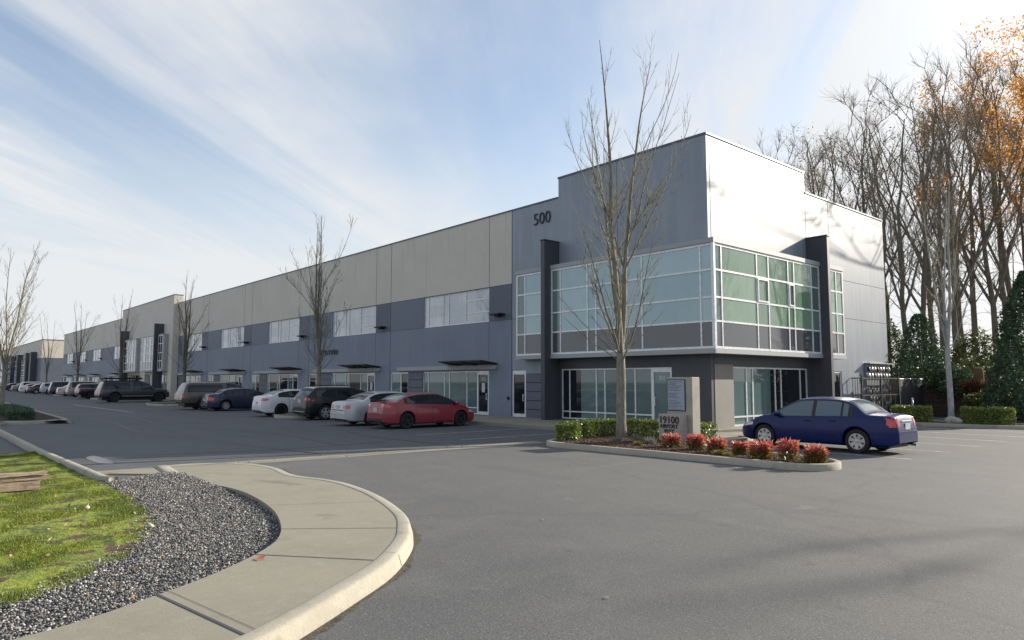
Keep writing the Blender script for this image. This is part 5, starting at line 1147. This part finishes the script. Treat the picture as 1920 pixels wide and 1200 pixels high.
mb_=thing('electric_meter_bank','grey bank of meters with pipes on the side wall behind the iron fence','meter bank',(-15.54,37.7,0))
q=MB(); q.box(.0,.10,0,2.95,1.75,2.85); q.box(.0,.10,.1,2.95,.5,1.6); q.build('backing_panel',mat('meter_panel',(.20,.22,.25),.5,metal=.3),mb_,bevel=.01)
for r_i,z in enumerate((2.6,2.25,1.45,1.1,.8)):
    for k in range(8 if r_i!=3 else 7):
        y=.2+k*.36; mt=MB(); mt.lathe([(.001,.19),(.10,.19),(.125,.16),(.13,.09)],14,'x',(0.0,y,z)); mt.build('meter',M['galv'] if (k+r_i)%3 else M['black'],mb_,True)
for k in range(8):
    q=MB(); y=.2+k*.36; q.tube([(.14,y+.16,.2),(.14,y+.16,1.72)],.028,8); q.build('conduit',M['galv'] if k%2 else M['black'],mb_)
q=MB(); q.box(0,.3,0,3.0,2.88,2.93); q.build('hood',M['galv'],mb_)
gm=thing('gas_meter','grey gas meter with a bright regulator beside the iron fence post','gas meter',(-15.25,41.2,0))
q=MB(); q.tube([(0,-.5,.1),(0,-.5,1.2),(0,-.3,1.25),(0,.3,1.25),(0,.35,.1)],.035,8); q.build('pipe',M['galv'],gm,True)
q=MB(); q.box(-.14,.14,-.2,.14,.75,1.15); q.build('meter_case',M['galv'],gm,bevel=.04)
bo=thing('steel_bollard','bright galvanised post standing outside the screened fence','bollard',(-14.6,41.3,0))
q=MB(); q.tube([(0,0,0),(0,0,1.02)],.06,12); q.build('tube',M['galv'],bo,True)
q=MB(); q.lathe([(.075,1.0),(.07,1.06),(.03,1.1),(.001,1.1)],12,'z'); q.build('cap',M['chrome'],bo,True)
wt=thing('broken_timber','splintered weathered timber beam lying on the mossy lawn at the left edge','timber',(-14.6,.9,.09))
def plank(y0,y1,x0,x1,z0,z1,name,tilt=0,seed=0):
    rng=np.random.RandomState(seed); n=14; V=[];F=[]
    for i in range(n):
        y=y0+(y1-y0)*i/(n-1); j=rng.normal(0,.008,4); tl=tilt*(i/(n-1))
        V+=[(x0+j[0],y,z0+tl),(x1+j[1],y,z0+tl+j[1]),(x1+j[2]-.01,y+ (rng.normal(0,.02) if i in (0,n-1) else 0),z1+tl+j[2]),(x0+j[3]+.01,y,z1+tl+j[3])]
    for i in range(n-1):
        for k in range(4): a=i*4; F.append((a+k,a+4+k,a+4+(k+1)%4,a+(k+1)%4))
    F.append((3,2,1,0)); b=(n-1)*4; F.append((b,b+1,b+2,b+3)); mesh(name,V,F,M['wood'],wt)
plank(-1.9,1.12,-.22,.0,.150,.215,'upper_plank',.012,1); plank(-1.9,1.08,-.20,.02,.225,.28,'upper_plank',.012,5); plank(-1.9,1.0,-.17,.05,.0,.145,'lower_plank',0,2)
for i,(x,y) in enumerate(((-11.9,2.15),(-9.9,2.5),(-13.0,1.1))): tag(stones('pale_rock',np.array([x]),np.array([y]),np.array([.11]),.03,.05,M['rock']),['white stone lying on the moss right of the timber','white stone at the moss edge beside the gravel','small white stone on the moss below the timber'][i],'rock')
o=mesh('fallen_leaf',[(-7.22,2.86,.172),(-7.16,2.80,.165),(-7.08,2.84,.17),(-7.14,2.9,.185)],[(0,1,2,3)],mat('orange_leaf',(.45,.12,.04),.7)); tag(o,'orange fallen leaf on the walkway edge beside the gravel','leaf')
lt=np.concatenate([np.stack([RN.uniform(-16,-6,260),RN.uniform(-.5,3.2,260)],1),np.stack([RN.uniform(-16.4,-7.4,220),RN.uniform(15,19,220)],1),np.stack([RN.uniform(-17.3,-16.5,60),RN.uniform(3,15,60)],1)])
kz=np.where(inpoly(lt[:,0],lt[:,1],lpoly),.095,np.where(inpoly(lt[:,0],lt[:,1],gpoly),.105,np.where(inpoly(lt[:,0],lt[:,1],shrink(isl,.17)),.135,np.where((lt[:,0]<-16.4)&(lt[:,1]<15),.012,-1)))); k=kz>0; lt,kz=lt[k],kz[k]
o=leaves('leaf_litter',np.stack([lt[:,0],lt[:,1],kz],1),.02,sheet_leaf('litter_leaf',[(0,(.14,.07,.03)),(.6,(.35,.2,.08)),(1,(.55,.45,.28))],.2,.7)); tag(o,kind='stuff')
#==END==
